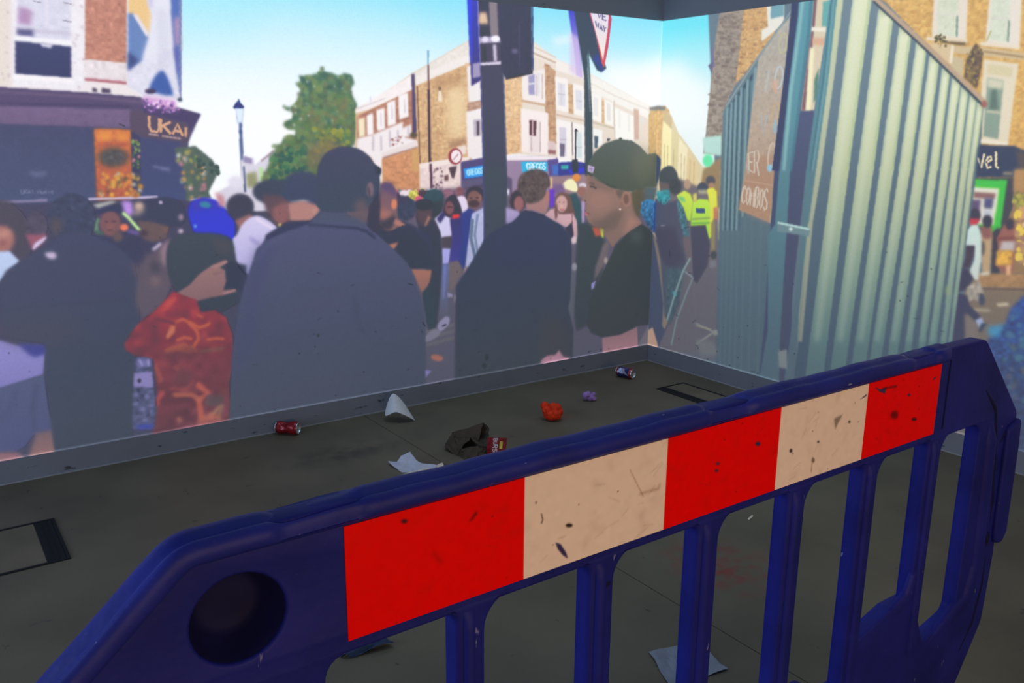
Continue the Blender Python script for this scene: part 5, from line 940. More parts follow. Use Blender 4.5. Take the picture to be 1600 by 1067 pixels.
def clip_ring(q, w, h):
    """keep the outline inside the lit rectangle"""
    def cut(pts, ins, inter):
        out = []
        for i in range(len(pts)):
            a, b = pts[i-1], pts[i]
            if ins(b):
                if not ins(a): out.append(inter(a, b))
                out.append(b)
            elif ins(a): out.append(inter(a, b))
        return out
    p = [np.array(v, float) for v in q]
    for ax, lim, sg in ((0, 0, 1), (0, w, -1), (1, 0, 1), (1, h, -1)):
        if len(p) < 3: return []
        p = cut(p, lambda v: sg*(v[ax]-lim) >= 0, lambda a, b: a+(b-a)*((lim-a[ax])/(b[ax]-a[ax])))
    return p
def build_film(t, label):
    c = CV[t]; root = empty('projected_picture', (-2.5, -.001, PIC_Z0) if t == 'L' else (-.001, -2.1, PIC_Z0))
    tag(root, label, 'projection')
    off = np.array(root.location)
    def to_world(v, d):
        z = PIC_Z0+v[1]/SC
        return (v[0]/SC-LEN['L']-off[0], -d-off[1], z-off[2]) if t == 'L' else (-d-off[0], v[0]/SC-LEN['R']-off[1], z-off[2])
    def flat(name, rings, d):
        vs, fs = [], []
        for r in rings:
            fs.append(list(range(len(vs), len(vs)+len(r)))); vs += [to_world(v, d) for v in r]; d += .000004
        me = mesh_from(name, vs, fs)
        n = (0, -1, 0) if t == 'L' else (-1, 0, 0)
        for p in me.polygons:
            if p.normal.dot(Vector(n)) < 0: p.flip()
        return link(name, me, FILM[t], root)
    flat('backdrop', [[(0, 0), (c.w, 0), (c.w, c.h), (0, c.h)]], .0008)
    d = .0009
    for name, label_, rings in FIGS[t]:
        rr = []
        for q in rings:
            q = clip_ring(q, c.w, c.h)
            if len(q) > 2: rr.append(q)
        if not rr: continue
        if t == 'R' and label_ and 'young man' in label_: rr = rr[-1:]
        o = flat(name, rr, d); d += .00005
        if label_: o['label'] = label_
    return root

# ------------------------------------------------------------------ the room
WH = 2.9
def struct(name, me, mat, parent=None):
    o = link(name, me, mat, parent)
    o['kind'] = 'structure'
    return o
struct('wall_left', box_mesh('wall_left', -6.0, .12, 0, .12, -.02, WH), M_wall)
struct('wall_right', box_mesh('wall_right', 0, .12, -5.2, 0, -.02, WH), M_wall)
# open above: the ceiling is out of view
#struct('ceiling', box_mesh('ceiling', -6.0, .12, -3.6, .12, WH, WH+.1), M_ceil)
fl = struct('floor', box_mesh('floor', -7.0, .12, -7.0, .12, -.06, -.004), M_joint)
YS = [0.0, -3.35, -5.2, -6.98]
for i, (x0, x1) in enumerate(((-6.98, -4.4075), (-4.4045, -2.0065), (-2.0035, 0.0))):
    for j in range(3):
        link('floor_sheet', box_mesh('floor_sheet', x0, x1, YS[j+1]+(.0 if j == 2 else .0008), YS[j], -.004, 0.0), M_floor, fl)
bl = struct('baseboard_left', box_mesh('baseboard_left', -6.0, -.004, -.004, 0, 0, PIC_Z0, .0012), M_base)
br = struct('baseboard_right', box_mesh('baseboard_right', -.004, 0, -5.2, -.004, 0, PIC_Z0, .0012), M_base)
link('sealant_bead', box_mesh('sealant_bead', -6.0, -.004, -.0085, -.004, 0, .0042), M_bead, bl)
link('sealant_bead', box_mesh('sealant_bead', -.0085, -.004, -5.2, -.0085, 0, .0042), M_bead, br)
build_film('L', 'film of a street crowd and sunny terraces projected on the left wall')
build_film('R', 'film of a corrugated steel hoarding and side street projected on the right wall')

# floor boxes let into the floor
def floor_box(x0, x1, y0, y1, bar_right, label):
    cx, cy = (x0+x1)/2, (y0+y1)/2
    r = empty('floor_box', (cx, cy, 0)); tag(r, label, 'floor box', 'cable outlet boxes in the floor')
    hx, hy = (x1-x0)/2, (y1-y0)/2; w = .011; bw = .070; s = 1 if bar_right else -1
    bx0, bx1 = (hx-bw, hx-.0) if bar_right else (-hx, -hx+bw)
    bm = bmesh.new()
    o = [(-hx, -hy), (hx, -hy), (hx, hy), (-hx, hy)]; i_ = [(-hx+w, -hy+w), (hx-w, -hy+w), (hx-w, hy-w), (-hx+w, hy-w)]
    vo = [[bm.verts.new((x, y, z)) for x, y in ring] for ring, z in ((o, 0), (o, .004), (i_, .004), (i_, 0.0))]
    for a in range(3):
        for k in range(4): bm.faces.new((vo[a][k], vo[a][(k+1) % 4], vo[a+1][(k+1) % 4], vo[a+1][k]))
    me = bpy.data.meshes.new('rim'); bm.to_mesh(me); bm.free()
    link('rim', me, M_black, r)
    ins = (bx0+(w if not bar_right else 0)+.001, bx1-(w if bar_right else 0)-.001)
    link('cable_flap', box_mesh('cable_flap', ins[0], ins[1], -hy+w+.001, hy-w-.001, 0.0, .003, .0008), M_black, r)
    for k in range(2):
        xg = ins[0]+(ins[1]-ins[0])*(.35+.3*k)
        link('flap_rib', box_mesh('flap_rib', xg-.002, xg+.002, -hy+w+.004, hy-w-.004, .003, .0042), M_black, r)
    lid = (-hx+w+.001, bx0-.001) if bar_right else (bx1+.001, hx-w-.001)
    link('lid', box_mesh('lid', lid[0], lid[1], -hy+w+.001, hy-w-.001, 0.0, .002, .0006), M_lid, r)
    return r
M_lid = principled('floor_sheet_lid', (.122, .103, .072), .7, .2, noise_amt=.2, noise_scale=4)
floor_box(-3.722, -3.497, -.848, -.47, True, 'black-rimmed floor box at the left edge, nearest the barrier end')
floor_box(-.415, -.193, -.868, -.505, False, 'black-rimmed floor box by the right wall, behind the barrier rail')

# ------------------------------------------------------------------ the barrier
BX, BY = -2.747, -2.9845
bar = empty('safety_barrier', (BX, BY+.0035, 0), .0051)
tag(bar, 'blue plastic pedestrian barrier with a red and white reflective board', 'barrier')
M_blue = principled('blue_plastic', (.0105, .0135, .18), .55, .14, noise_amt=.28, noise_scale=7, bump=.25, bump_scale=45)
add_marks(M_blue, (.16, .16, .34), 60, .73, (1, 1, .4), 2.2); add_marks(M_blue, (.014, .012, .03), 16, .76, (1, 1, .7), 8.1)
M_bluerail = principled('blue_plastic_rail', (.012, .017, .20), .52, .2, noise_amt=.2, noise_scale=9, bump=.3, bump_scale=38)
add_marks(M_bluerail, (.25, .26, .5), 70, .72, (.5, 1, 1), 4.2)
M_dish = principled('blue_plastic_shade_scuff', (.007, .007, .052), .7, .12, noise_amt=.3, noise_scale=14)  # recess shade put in as a darker blue; the scuff shares it
def L_(x): return x-BX
# upper panel, end legs and foot panel, one moulding with a wide opening that the bars cross
TOP, SL = .981, .778
outer = round_poly([(L_(-3.823), .060, .03), (L_(-3.823), .800, .03), (L_(-3.622), TOP, .05), (L_(-1.878), TOP, .04), (L_(-1.676), .775, .03), (L_(-1.676), .690, .02),
                    (L_(-1.700), .660, .02), (L_(-1.690), .40, .05), (L_(-1.700), .22, .06), (L_(-1.800), .060, .05)], .03, 6)
hole = round_poly([(L_(-3.462), .270, .03), (L_(-3.462), SL, .035), (L_(-1.850), SL, .035), (L_(-1.850), .290, .03), (L_(-1.985), .262, .02), (L_(-2.05), .40, .02), (L_(-2.14), .40, .02), (L_(-2.27), .365, .02), (L_(-2.28), .270, .02)], .03, 6)
circle = [(L_(-3.563)+.056*math.cos(a), .872+.056*math.sin(a)) for a in np.linspace(0, 2*math.pi, 33)[:-1]]
tip_hole = [(L_(-3.722)+.008*math.cos(a), .795+.008*math.sin(a)) for a in np.linspace(0, 2*math.pi, 13)[:-1]]
TH = .036
panel = link('panel', solid_outline('panel', outer, [hole, circle, tip_hole], 0.0, TH, .005), M_blue, bar)
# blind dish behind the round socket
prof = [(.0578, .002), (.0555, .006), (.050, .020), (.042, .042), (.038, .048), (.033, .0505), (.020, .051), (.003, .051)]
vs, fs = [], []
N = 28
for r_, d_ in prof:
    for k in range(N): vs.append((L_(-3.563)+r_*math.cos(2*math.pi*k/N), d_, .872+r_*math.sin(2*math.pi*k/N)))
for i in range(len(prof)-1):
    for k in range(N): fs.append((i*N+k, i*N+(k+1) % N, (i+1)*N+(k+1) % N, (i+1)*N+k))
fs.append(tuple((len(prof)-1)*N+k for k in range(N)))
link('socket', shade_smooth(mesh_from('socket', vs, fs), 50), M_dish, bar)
# bars with flared shoulders
def picket(xr, xl, zb, idx):
    f = .046; xm = (xl+xr)/2
    ring = []
    def arc(cx, cz, r, a0, a1, n=7):
        return [(cx+r*math.cos(a0+(a1-a0)*k/n), cz+r*math.sin(a0+(a1-a0)*k/n)) for k in range(n+1)]
    xl_, xr_ = L_(xl), L_(xr); t = SL+.004
    ring += [(xl_-f*.5, t+.010)] + [(xr_+f, t+.010)]
    ring += arc(xr_+f, t-f, f, math.pi/2, math.pi)
    ring += [(xr_, zb-.02), (xl_, zb-.02)]
    ring += arc(xl_-f*.5, t-f*.5, f*.5, 0, math.pi/2)
    me = solid_outline('picket', ring, [], -.0004, TH+.0004, .0085)
    o = link('picket', me, M_blue, bar)
    # raised rib along the bar and rounded left shoulder
    v, fc = [], []
    w = xr_-xl_
    prof_ = [(xl_+w*.20, .000), (xl_+w*.26, -.0065), (xl_+w*.42, -.0085), (xl_+w*.54, -.0065), (xl_+w*.62, .000)]
    zs = [zb-.01]+list(np.linspace(zb+.02, SL-.03, 6))+[SL-.012, SL-.002]
    sc = [1]*7+[.75, .05]
    for z, s_ in zip(zs, sc):
        for (x, d_) in prof_: v.append((x, d_*s_-.0002, z))
    n = len(prof_)
    for i in range(len(zs)-1):
        for k in range(n-1): fc.append((i*n+k, i*n+k+1, (i+1)*n+k+1, (i+1)*n+k))
    link('rib', shade_smooth(mesh_from('rib', v, fc), 60), M_blue, o)
    return o
for i, (xr, xl, zb) in enumerate(((-3.221, -3.270, .27), (-2.978, -3.030, .27), (-2.735, -2.790, .27), (-2.495, -2.549, .27), (-2.256, -2.310, .27), (-2.015, -2.070, .27))):
    picket(xr, xl, zb, i)
q_ = ray_plane(948, 917, 1, BY-.004)
scuff = [(q_[0]-BX+.011*math.cos(a)*(1+.35*math.sin(3*a+1)), -.0016, q_[2]+.007*math.sin(a)*(1+.4*math.cos(4*a))) for a in np.linspace(0, 2*math.pi, 19)[:-1]]
link('scuff_mark', mesh_from('scuff_mark', scuff, [list(range(18))]), M_dish, bar)
# rolled rim that follows the left end and the top
path = round_poly([(L_(-3.823), .30, 0), (L_(-3.823), .800, .035), (L_(-3.622), TOP, .06), (L_(-2.035), TOP, 0)], .03, 8)
dense = [np.array(path[0])]
for a, b in zip(path[:-1], path[1:]):
    a, b = np.array(a), np.array(b); L = np.linalg.norm(b-a); n = max(1, int(L/.006))
    for k in range(1, n+1): dense.append(a+(b-a)*k/n)
dense = np.array(dense)
tan = np.gradient(dense, axis=0)
for _ in range(5):
    tan[1:-1] = (tan[:-2]+2*tan[1:-1]+tan[2:])/4
tan /= np.linalg.norm(tan, axis=1, keepdims=True)
inn = np.stack([tan[:, 1], -tan[:, 0]], 1)           # towards the inside of the barrier
def notch(x, z):
    s = 0.0
    if z > .97:
        for c, w in ((L_(-3.46), .055), (L_(-2.735), .05), (L_(-2.135), .045)):
            s = max(s, 1/(1+math.exp((abs(x-c)-w)/.0035)))
    return s
prof = [(.040, .0), (.036, -.005), (.031, -.0095), (.024, -.0122), (.016, -.0130), (.009, -.0125), (.003, -.0108), (-.0015, -.0075), (-.0030, -.003), (-.0018, .002), (-.0012, .006), (-.0035, .011), (-.0055, .018), (-.0055, .027), (-.0035, .034), (.002, .041), (.010, .046), (.026, .045), (.038, .038)]
vs, fs = [], []; n = len(prof); M = len(dense)
for i in range(M):
    s = notch(*dense[i])
    e = min(1, (M-1-i)/6, i/6); e = math.sin(e*math.pi/2) if e < 1 else 1
    wob = .0008*math.sin(dense[i][0]*23+1)+.0006*math.sin(dense[i][0]*57)
    for d_, h in prof:
        d_ = d_*.70 if d_ > 0 else d_
        dd = d_+(.0055*s if d_ < .02 and h < .036 else 0)+wob*(1 if d_ < .02 else .3)
        hh = h*(1-.62*s) if h < 0 else h
        if d_ > .018 and h < 0: hh = h*(1-.35*s)
        hh = hh*(.35+.65*e) if hh < 0 else hh
        p = dense[i]+inn[i]*dd
        vs.append((p[0], hh-.0003, p[1]))
for i in range(M-1):
    for k in range(n): fs.append((i*n+k, i*n+(k+1) % n, (i+1)*n+(k+1) % n, (i+1)*n+k))
fs.append(tuple(range(n))); fs.append(tuple((M-1)*n+k for k in reversed(range(n))))
me = mesh_from('top_rail', vs, fs)
bm = bmesh.new(); bm.from_mesh(me); bmesh.ops.recalc_face_normals(bm, faces=bm.faces[:]); bm.to_mesh(me); bm.free()
link('top_rail', shade_smooth(me, 50), M_bluerail, bar)
# shallow ridge below the board and the vertical seam at its right end
link('seam_groove', box_mesh('seam_groove', L_(-2.028), L_(-2.0235), -.0012, .002, .800, .955, .0006), M_dish, bar)
# grooves (dark strips standing in for their shade) and hook of the right end
def tube(name, pts, r, mat, parent, flatten=1.0, res=10):
    pts = [Vector(p) for p in pts]; v, f = [], []
    for i, p in enumerate(pts):
        t = (pts[min(i+1, len(pts)-1)]-pts[max(i-1, 0)]).normalized()
        a = Vector((0, 1, 0)); b = t.cross(a).normalized()
        rr = r*(.35 if i in (0, len(pts)-1) else 1)
        for k in range(res):
            an = 2*math.pi*k/res
            v.append(p+a*math.cos(an)*rr*flatten+b*math.sin(an)*rr)
    for i in range(len(pts)-1):
        for k in range(res): f.append((i*res+k, i*res+(k+1) % res, (i+1)*res+(k+1) % res, (i+1)*res+k))
    f.append(tuple(range(res))); f.append(tuple((len(pts)-1)*res+k for k in reversed(range(res))))
    return link(name, shade_smooth(mesh_from(name, v, f), 60), mat, parent)
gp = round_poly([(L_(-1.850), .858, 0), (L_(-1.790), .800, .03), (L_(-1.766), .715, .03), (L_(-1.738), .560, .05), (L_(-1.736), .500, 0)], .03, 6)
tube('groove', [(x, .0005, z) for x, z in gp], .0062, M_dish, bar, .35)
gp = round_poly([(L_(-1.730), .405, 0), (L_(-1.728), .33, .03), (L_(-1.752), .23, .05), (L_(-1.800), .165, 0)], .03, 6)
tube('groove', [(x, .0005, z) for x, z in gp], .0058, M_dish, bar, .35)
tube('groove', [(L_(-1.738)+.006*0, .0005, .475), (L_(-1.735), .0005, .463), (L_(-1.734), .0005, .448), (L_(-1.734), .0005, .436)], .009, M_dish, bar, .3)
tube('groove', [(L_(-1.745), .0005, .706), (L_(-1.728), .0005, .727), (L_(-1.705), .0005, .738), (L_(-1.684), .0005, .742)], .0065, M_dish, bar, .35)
# raised end post with its curved foot
pp = round_poly([(L_(-1.800), .775, 0), (L_(-1.792), .72, .03), (L_(-1.776), .40, .06), (L_(-1.800), .318, .05), (L_(-1.975), .240, 0)], .03, 6)
tube('end_post', [(x, .006, z) for x, z in pp], .027, M_blue, bar, .62, 14)
pp = round_poly([(L_(-2.045), .60, 0), (L_(-2.045), .47, .03), (L_(-2.070), .405, .04), (L_(-2.235), .345, 0)], .03, 6)
tube('foot_shoulder', [(x, .008, z) for x, z in pp], .022, M_blue, bar, .5, 12)
hk = solid_outline('hook', round_poly([(L_(-1.728), .745, .02), (L_(-1.668), .760, .01), (L_(-1.660), .70, .01), (L_(-1.655), .46, .02), (L_(-1.675), .430, .02), (L_(-1.712), .440, .02), (L_(-1.718), .47, .01)], .02, 5), [], -.010, .030, .008)
link('hook', hk, M_blue, bar)
for z in (.62, .56, .50):
    tube('hook_tooth', [(L_(-1.652), .006, z+.018), (L_(-1.650), .006, z+.006), (L_(-1.650), .006, z-.006), (L_(-1.652), .006, z-.018)], .009, M_blue, bar, .8, 8)
# feet that carry it
for x in (-3.35, -2.15):
    link('foot', box_mesh('foot', L_(x)-.06, L_(x)+.06, -.22, .26, 0, .060, .012), M_blue, bar)

# reflective board: five stuck-on bands with scuffs
ST_W, ST_H = 1400, 164
Z0s, Z1s = .79588, .95233
def uv_strip(p):
    out = []
    for x, y in p:
        q = ray_plane(x, y, 1, BY); out.append(((q[0]+3.4345)*1000+0, (q[2]-Z0s)/(Z1s-Z0s)*ST_H))
    return np.array(out, float)
SB = [-3.4307, -3.1573, -2.8764, -2.5957, -2.3295, -2.0636]
cs = Canvas(ST_W, ST_H, uv_strip, (232, 200, 172))
WHT, RED = (230, 210, 206), (232, 0, 0)
for k in range(5):
    x0, x1 = (SB[k]+3.4345)*1000, (SB[k+1]+3.4345)*1000
    cs.poly(np.array([(x0-6 if k == 0 else x0, -4), (x1, -4), (x1, ST_H+4), (x0-6 if k == 0 else x0, ST_H+4)]), RED if k % 2 == 0 else WHT, .6, noise=.008, ns=9)
def sk(pts, col, blur=1.0, a=1.0, w=None):
    pts = N1(*pts)
    cs.poly(cs.f(ribbon(pts, w) if w else pts), col, blur, a)
INK = (58, 50, 96); DK = (46, 36, 34)
def se(x, y, rx, ry, col, a=1.0, blur=1.2): cs.poly(cs.f(ell(x, y, rx, ry)), col, blur, a)
R2 = np.random.default_rng(3)
for k in range(130):                                   # faint grime all over
    x = R2.random()*1370; y = R2.random()*ST_H; r = 2+R2.random()*9
    cs.poly(np.array(ell(x, y, r*(1+R2.random()), r*.5, R2.random()*3)), (96, 52, 40), 5, .05+.08*R2.random())
for k in range(60):
    x = R2.random()*1370; y = R2.random()*ST_H; l = 6+R2.random()*26; an = R2.normal(.35, .5)
    cs.poly(ribbon([(x, y), (x+l*math.cos(an), y+l*math.sin(an))], 1.4), (110, 76, 58), 1.2, .22)
for k in range(26):
    x = R2.random()*1370; y = R2.random()*ST_H
    cs.poly(ell(x, y, 1+R2.random()*1.2, 1+R2.random()), (70, 44, 38), .8, .55)
sk((868, 848, 876, 850, 884, 862, 888, 873, 880, 868, 872, 858), INK); se(889.5, 821, 5.5, 3, DK); sk((846, 802, 848, 812, 846, 818), DK, .9, .8, 1.6); se(631, 814, 5, 3.4, (70, 24, 40)); sk((744, 798, 738, 806, 732, 816, 738, 812, 746, 802), (90, 14, 22), 1.6, .8)
se(1186, 694, 4, 3.4, INK); se(1123, 725, 3, 2.2, INK, .9); se(1121, 736, 3, 2.4, INK, .9); sk((985, 734, 1006, 776), (120, 84, 66), .9, .4, 1.6); sk((1000, 772, 1030, 764, 1032, 756), (110, 76, 60), 2, .4, 3)
sk((1371, 606, 1378, 609, 1388, 606, 1386, 616, 1376, 612), INK, .8); sk((1382, 608, 1405, 604), (60, 20, 30), 1.6, .8, 2.4); sk((1345, 626, 1358, 616, 1356, 620), INK, .8); se(1401, 649, 6, 6, (80, 10, 14), .8, 3); se(1424, 618, 2.4, 2, INK); se(1432, 656, 4, 2.4, (60, 24, 40)); sk((1462, 594, 1466, 590), INK, .8, 1, 2)
sk((1306, 655, 1320, 648, 1312, 662, 1308, 672), (120, 110, 100), 2, .8); se(1330, 660, 2, 2.4, (70, 66, 60), .8); se(1238, 705, 2.4, 3, (60, 56, 60)); se(1281, 691, 1.8, 1.6, DK); se(1273, 720, 2.6, 4, (110, 90, 76), .8); sk((1271, 724, 1270, 740), (120, 100, 84), 1, .6, 1.2); sk((1350, 598, 1366, 594), (40, 30, 40), 2, .8, 5)
sk((676, 862, 690, 880), (140, 14, 10), 3, .5, 6)
simg = bpy.data.images.new('board_print', ST_W, ST_H, alpha=False, float_buffer=True); simg.colorspace_settings.name = 'Non-Color'
px = np.ones((ST_H, ST_W, 4), np.float32); px[..., :3] = srgb2lin(np.clip(cs.a, 0, 1)); simg.pixels.foreach_set(px.ravel()); simg.update()
try: simg.pack()
except Exception: pass
M_strip = bpy.data.materials.new('reflective_film'); M_strip.use_nodes = True
nt = M_strip.node_tree; b = nt.nodes['Principled BSDF']; b.inputs['Roughness'].default_value = .5; b.inputs['Specular IOR Level'].default_value = .08
tc = nt.nodes.new('ShaderNodeUVMap'); tc.uv_map = 'UVMap'; tx = nt.nodes.new('ShaderNodeTexImage'); tx.image = simg; tx.extension = 'EXTEND'
nt.links.new(tc.outputs['UV'], tx.inputs['Vector']); nt.links.new(tx.outputs['Color'], b.inputs['Base Color'])
board = empty('reflective_board', (0, 0, 0)); board.parent = bar
for k in range(5):
    x0, x1 = SB[k], SB[k+1]
    me = box_mesh('band', L_(x0), L_(x1), -.0014, .0004, Z0s, Z1s, 0)
    uvl = me.uv_layers.new(name='UVMap')
    for lp in me.loops:
        v = me.vertices[lp.vertex_index].co
        uvl.data[lp.index].uv = ((v.x+BX+3.4345)*1000/ST_W, (v.z-Z0s)/(Z1s-Z0s))
    o = link('band', me, M_strip, board); o['label'] = 'red reflective band' if k % 2 == 0 else 'white reflective band'

# ------------------------------------------------------------------ litter
def grid_sheet(name, nx, ny, fn, thick=.0006):
    """thin paper sheet: fn(u, v) -> position; doubled with a small thickness"""
    P_ = [[Vector(fn(i/nx, j/ny)) for i in range(nx+1)] for j in range(ny+1)]
    bm = bmesh.new(); V = [[bm.verts.new(p) for p in row] for row in P_]
    for j in range(ny):
        for i in range(nx): bm.faces.new((V[j][i], V[j][i+1], V[j+1][i+1], V[j+1][i]))
    bmesh.ops.recalc_face_normals(bm, faces=bm.faces[:])
    bmesh.ops.solidify(bm, geom=bm.faces[:], thickness=thick)
    me = bpy.data.meshes.new(name); bm.to_mesh(me); bm.free()
    zmin = min(v.co.z for v in me.vertices)
    for v in me.vertices: v.co.z -= zmin-.0004
    return me
def nz(p, s, seed=0): return mnoise.noise(Vector((p[0]*s+seed, p[1]*s+seed*.7, (p[2] if len(p) > 2 else 0)*s-seed)))
def face_right(px, py, turn=0.0):
    """heading (about z) of the image-right direction at that place, turned by some angle"""
    return math.atan2(cr[1], cr[0])+turn
# drink cans
def can(name, loc, rz, label, body_mat, crush, seed):
    r = empty(name, loc, rz); tag(r, label, 'can', 'drink cans on the floor')
    R, L = .033, .108
    prof = [(-L/2, .024), (-L/2+.006, .0285), (-L/2+.014, .033)]+[(x, .033) for x in np.linspace(-L/2+.02, L/2-.02, 14)]+[(L/2-.012, .032), (L/2-.004, .0275)]
    n = 28; v, f = [], []
    for (x, rr) in prof:
        t = (x+L/2)/L; w = math.exp(-((t-.42)/.26)**2)
        for k in range(n):
            a = 2*math.pi*k/n
            q = rr*(1-crush*w*(.30+.9*max(0, nz((math.cos(a)*1.1, math.sin(a)*1.1, t*2.3), 1.6, seed)))-crush*.25*w*max(0, math.sin(a*2+t*9)))
            v.append((x, q*math.cos(a), R+q*math.sin(a)*(1-.12*crush*w)-crush*.006*w*math.sin(t*6)))
    for i in range(len(prof)-1):
        for k in range(n): f.append((i*n+k, i*n+(k+1) % n, (i+1)*n+(k+1) % n, (i+1)*n+k))
    me = mesh_from('body', v, f)
    body = link('body', shade_smooth(me, 28), body_mat, r)
    def cap(nm, x, s):
        pr = [(x, .0275), (x+s*.003, .0268), (x+s*.0032, .0255), (x-s*.003, .0235), (x-s*.0035, .001)]
        v, f = [], []
        for (xx, rr) in pr:
            for k in range(n): v.append((xx, rr*math.cos(2*math.pi*k/n), R+rr*math.sin(2*math.pi*k/n)))
        for i in range(len(pr)-1):
            for k in range(n): f.append((i*n+k, i*n+(k+1) % n, (i+1)*n+(k+1) % n, (i+1)*n+k))
        f.append(tuple((len(pr)-1)*n+k for k in range(n)))
        return link(nm, shade_smooth(mesh_from(nm, v, f), 50), M_alu, r)
    cap('lid', L/2-.003, 1); base = cap('base', -L/2, -1)
    return r
M_alu = principled('can_aluminium', (.55, .56, .58), .35, .5, .85)
M_canred = principled('can_red', (.21, .004, .010), .35, .5, .35, noise_amt=.35, noise_scale=22)
M_canmix = bpy.data.materials.new('can_print'); M_canmix.use_nodes = True
nt = M_canmix.node_tree; b = nt.nodes['Principled BSDF']; b.inputs['Roughness'].default_value = .35; b.inputs['Metallic'].default_value = .3
tc = nt.nodes.new('ShaderNodeTexCoord'); vo = nt.nodes.new('ShaderNodeTexVoronoi'); vo.inputs['Scale'].default_value = 34
nt.links.new(tc.outputs['Object'], vo.inputs['Vector']); sp = nt.nodes.new('ShaderNodeSeparateColor'); nt.links.new(vo.outputs['Color'], sp.inputs['Color'])
rp = nt.nodes.new('ShaderNodeValToRGB'); rp.color_ramp.interpolation = 'CONSTANT'
for i, (p, c) in enumerate(((0, (.02, .02, .09)), (.3, (.03, .035, .16)), (.55, (.30, .33, .48)), (.72, (.25, .012, .015)), (.9, (.30, .09, .01)))):
    e = rp.color_ramp.elements[i] if i < 2 else rp.color_ramp.elements.new(p)
    e.position = p; e.color = (*c, 1)
nt.links.new(sp.outputs[0], rp.inputs['Fac'])
sx = nt.nodes.new('ShaderNodeSeparateXYZ'); nt.links.new(tc.outputs['Object'], sx.inputs[0])
ab = nt.nodes.new('ShaderNodeMath'); ab.operation = 'ABSOLUTE'; nt.links.new(sx.outputs['X'], ab.inputs[0])
gt = nt.nodes.new('ShaderNodeMath'); gt.operation = 'GREATER_THAN'; gt.inputs[1].default_value = .040; nt.links.new(ab.outputs[0], gt.inputs[0])
mx = nt.nodes.new('ShaderNodeMix'); mx.data_type = 'RGBA'; nt.links.new(gt.outputs[0], mx.inputs['Factor']); nt.links.new(rp.outputs['Color'], mx.inputs['A']); mx.inputs['B'].default_value = (.28, .012, .018, 1)
nt.links.new(mx.outputs['Result'], b.inputs['Base Color'])
c1 = floor_at(447, 681.5); hd = face_right(0, 0)
v1 = Vector((c1.x-CAM[0], c1.y-CAM[1], 0)).normalized()
def heading_from_view(p, toward):
    """axis lying across the view at p, its right end turned towards the viewer by some angle"""
    v = Vector((p.x-CAM[0], p.y-CAM[1], 0)).normalized(); rgt = Vector((v.y, -v.x, 0))
    d = rgt*math.cos(toward)-v*math.sin(toward)
    return math.atan2(d.y, d.x)
p_can1 = floor_at(448, 676); p_can1.y = min(p_can1.y, -.062)
can('drink_can', p_can1, heading_from_view(p_can1, math.radians(24)), 'crushed red drink can against the left wall skirting', M_canred, .42, 3.3)
p_can2 = floor_at(977, 590)
can('drink_can', p_can2, heading_from_view(p_can2, math.radians(33)), 'dented blue and red drink can near the corner of the walls', M_canmix, .34, 8.8)

# folded paper plate
p = floor_at(623, 656); vd = Vector((p.x-CAM[0], p.y-CAM[1], 0)).normalized()
def plate(u, v):
    a = 2*math.pi*v; r = u*.075
    x, y = r*math.cos(a), r*math.sin(a)           # x across, y away from the viewer
    d = x+.026
    drop = (-d)**1.5*6.4 if d < 0 else d**1.55*3.6
    z = .062+.50*y-drop*(.62+.60*(y+.075)/.15)
    return (x*.98-.010*(y/.075), y*.60, z)
bm = bmesh.new(); rings = 12; segs = 40
c0 = bm.verts.new(plate(0, 0)); prev = None
for i in range(1, rings+1):
    ring = [bm.verts.new(plate(i/rings, k/segs)) for k in range(segs)]
    for k in range(segs):
        if prev is None: bm.faces.new((c0, ring[k], ring[(k+1) % segs]))
        else: bm.faces.new((prev[k], ring[k], ring[(k+1) % segs], prev[(k+1) % segs]))
    prev = ring
bmesh.ops.recalc_face_normals(bm, faces=bm.faces[:])
bmesh.ops.solidify(bm, geom=bm.faces[:], thickness=.0016)
me = bpy.data.meshes.new('paper_plate'); bm.to_mesh(me); bm.free()
zm = min(v.co.z for v in me.vertices)
for v in me.vertices: v.co.z -= zm
M_plate = principled('plate_card', (.52, .54, .56), .7, .3, noise_amt=.05, noise_scale=40)
o = link('paper_plate', shade_smooth(me, 60), M_plate)
o.location = (p.x, p.y-.015, 0.0005); o.rotation_euler = (0, 0, math.atan2(vd.y, vd.x)-math.pi/2)
tag(o, 'white paper plate folded like a saddle against the skirting', 'plate')

M_tissue = principled('tissue_paper', (.40, .42, .50), .85, .2, noise_amt=.06, noise_scale=30)
M_cream = principled('cream_paper', (.62, .54, .44), .85, .2, noise_amt=.06, noise_scale=30)
def crumple(name, label, corners, amp, scale, seed, mat, cat='paper', n=16, lift=(0, 0, 0, 0), thick=.0005, curl=0):
    q = [floor_at(*c) for c in corners]; ctr = sum(q, Vector())/4
    q = [a-ctr for a in q]
    def fn(u, v):
        b_ = (q[0]*(1-u)+q[1]*u)*(1-v)+(q[3]*(1-u)+q[2]*u)*v
        z = (lift[0]*(1-u)+lift[1]*u)*(1-v)+(lift[3]*(1-u)+lift[2]*u)*v
        k = nz((u, v), scale, seed); k2 = nz((u, v), scale*2.6, seed+5)
        z += amp*abs(k)*1.6+amp*.5*abs(k2)
        j = .10*nz((u, v), scale*1.4, seed+9)
        return (b_.x*(1+j), b_.y*(1+j), z)
    me = grid_sheet(name, n, n, fn, thick)
    for p_ in me.polygons: p_.use_smooth = False
    o = link(name, me, mat); o.location = (ctr.x, ctr.y, 0.0003)
    tag(o, label, cat)
    return o
crumple('napkin', 'cream paper napkin half hidden behind the barrier rail under the tissue', ((626, 744), (690, 727), (706, 750), (640, 772)), .010, 2.2, 7.7, M_cream, 'napkin', 14)
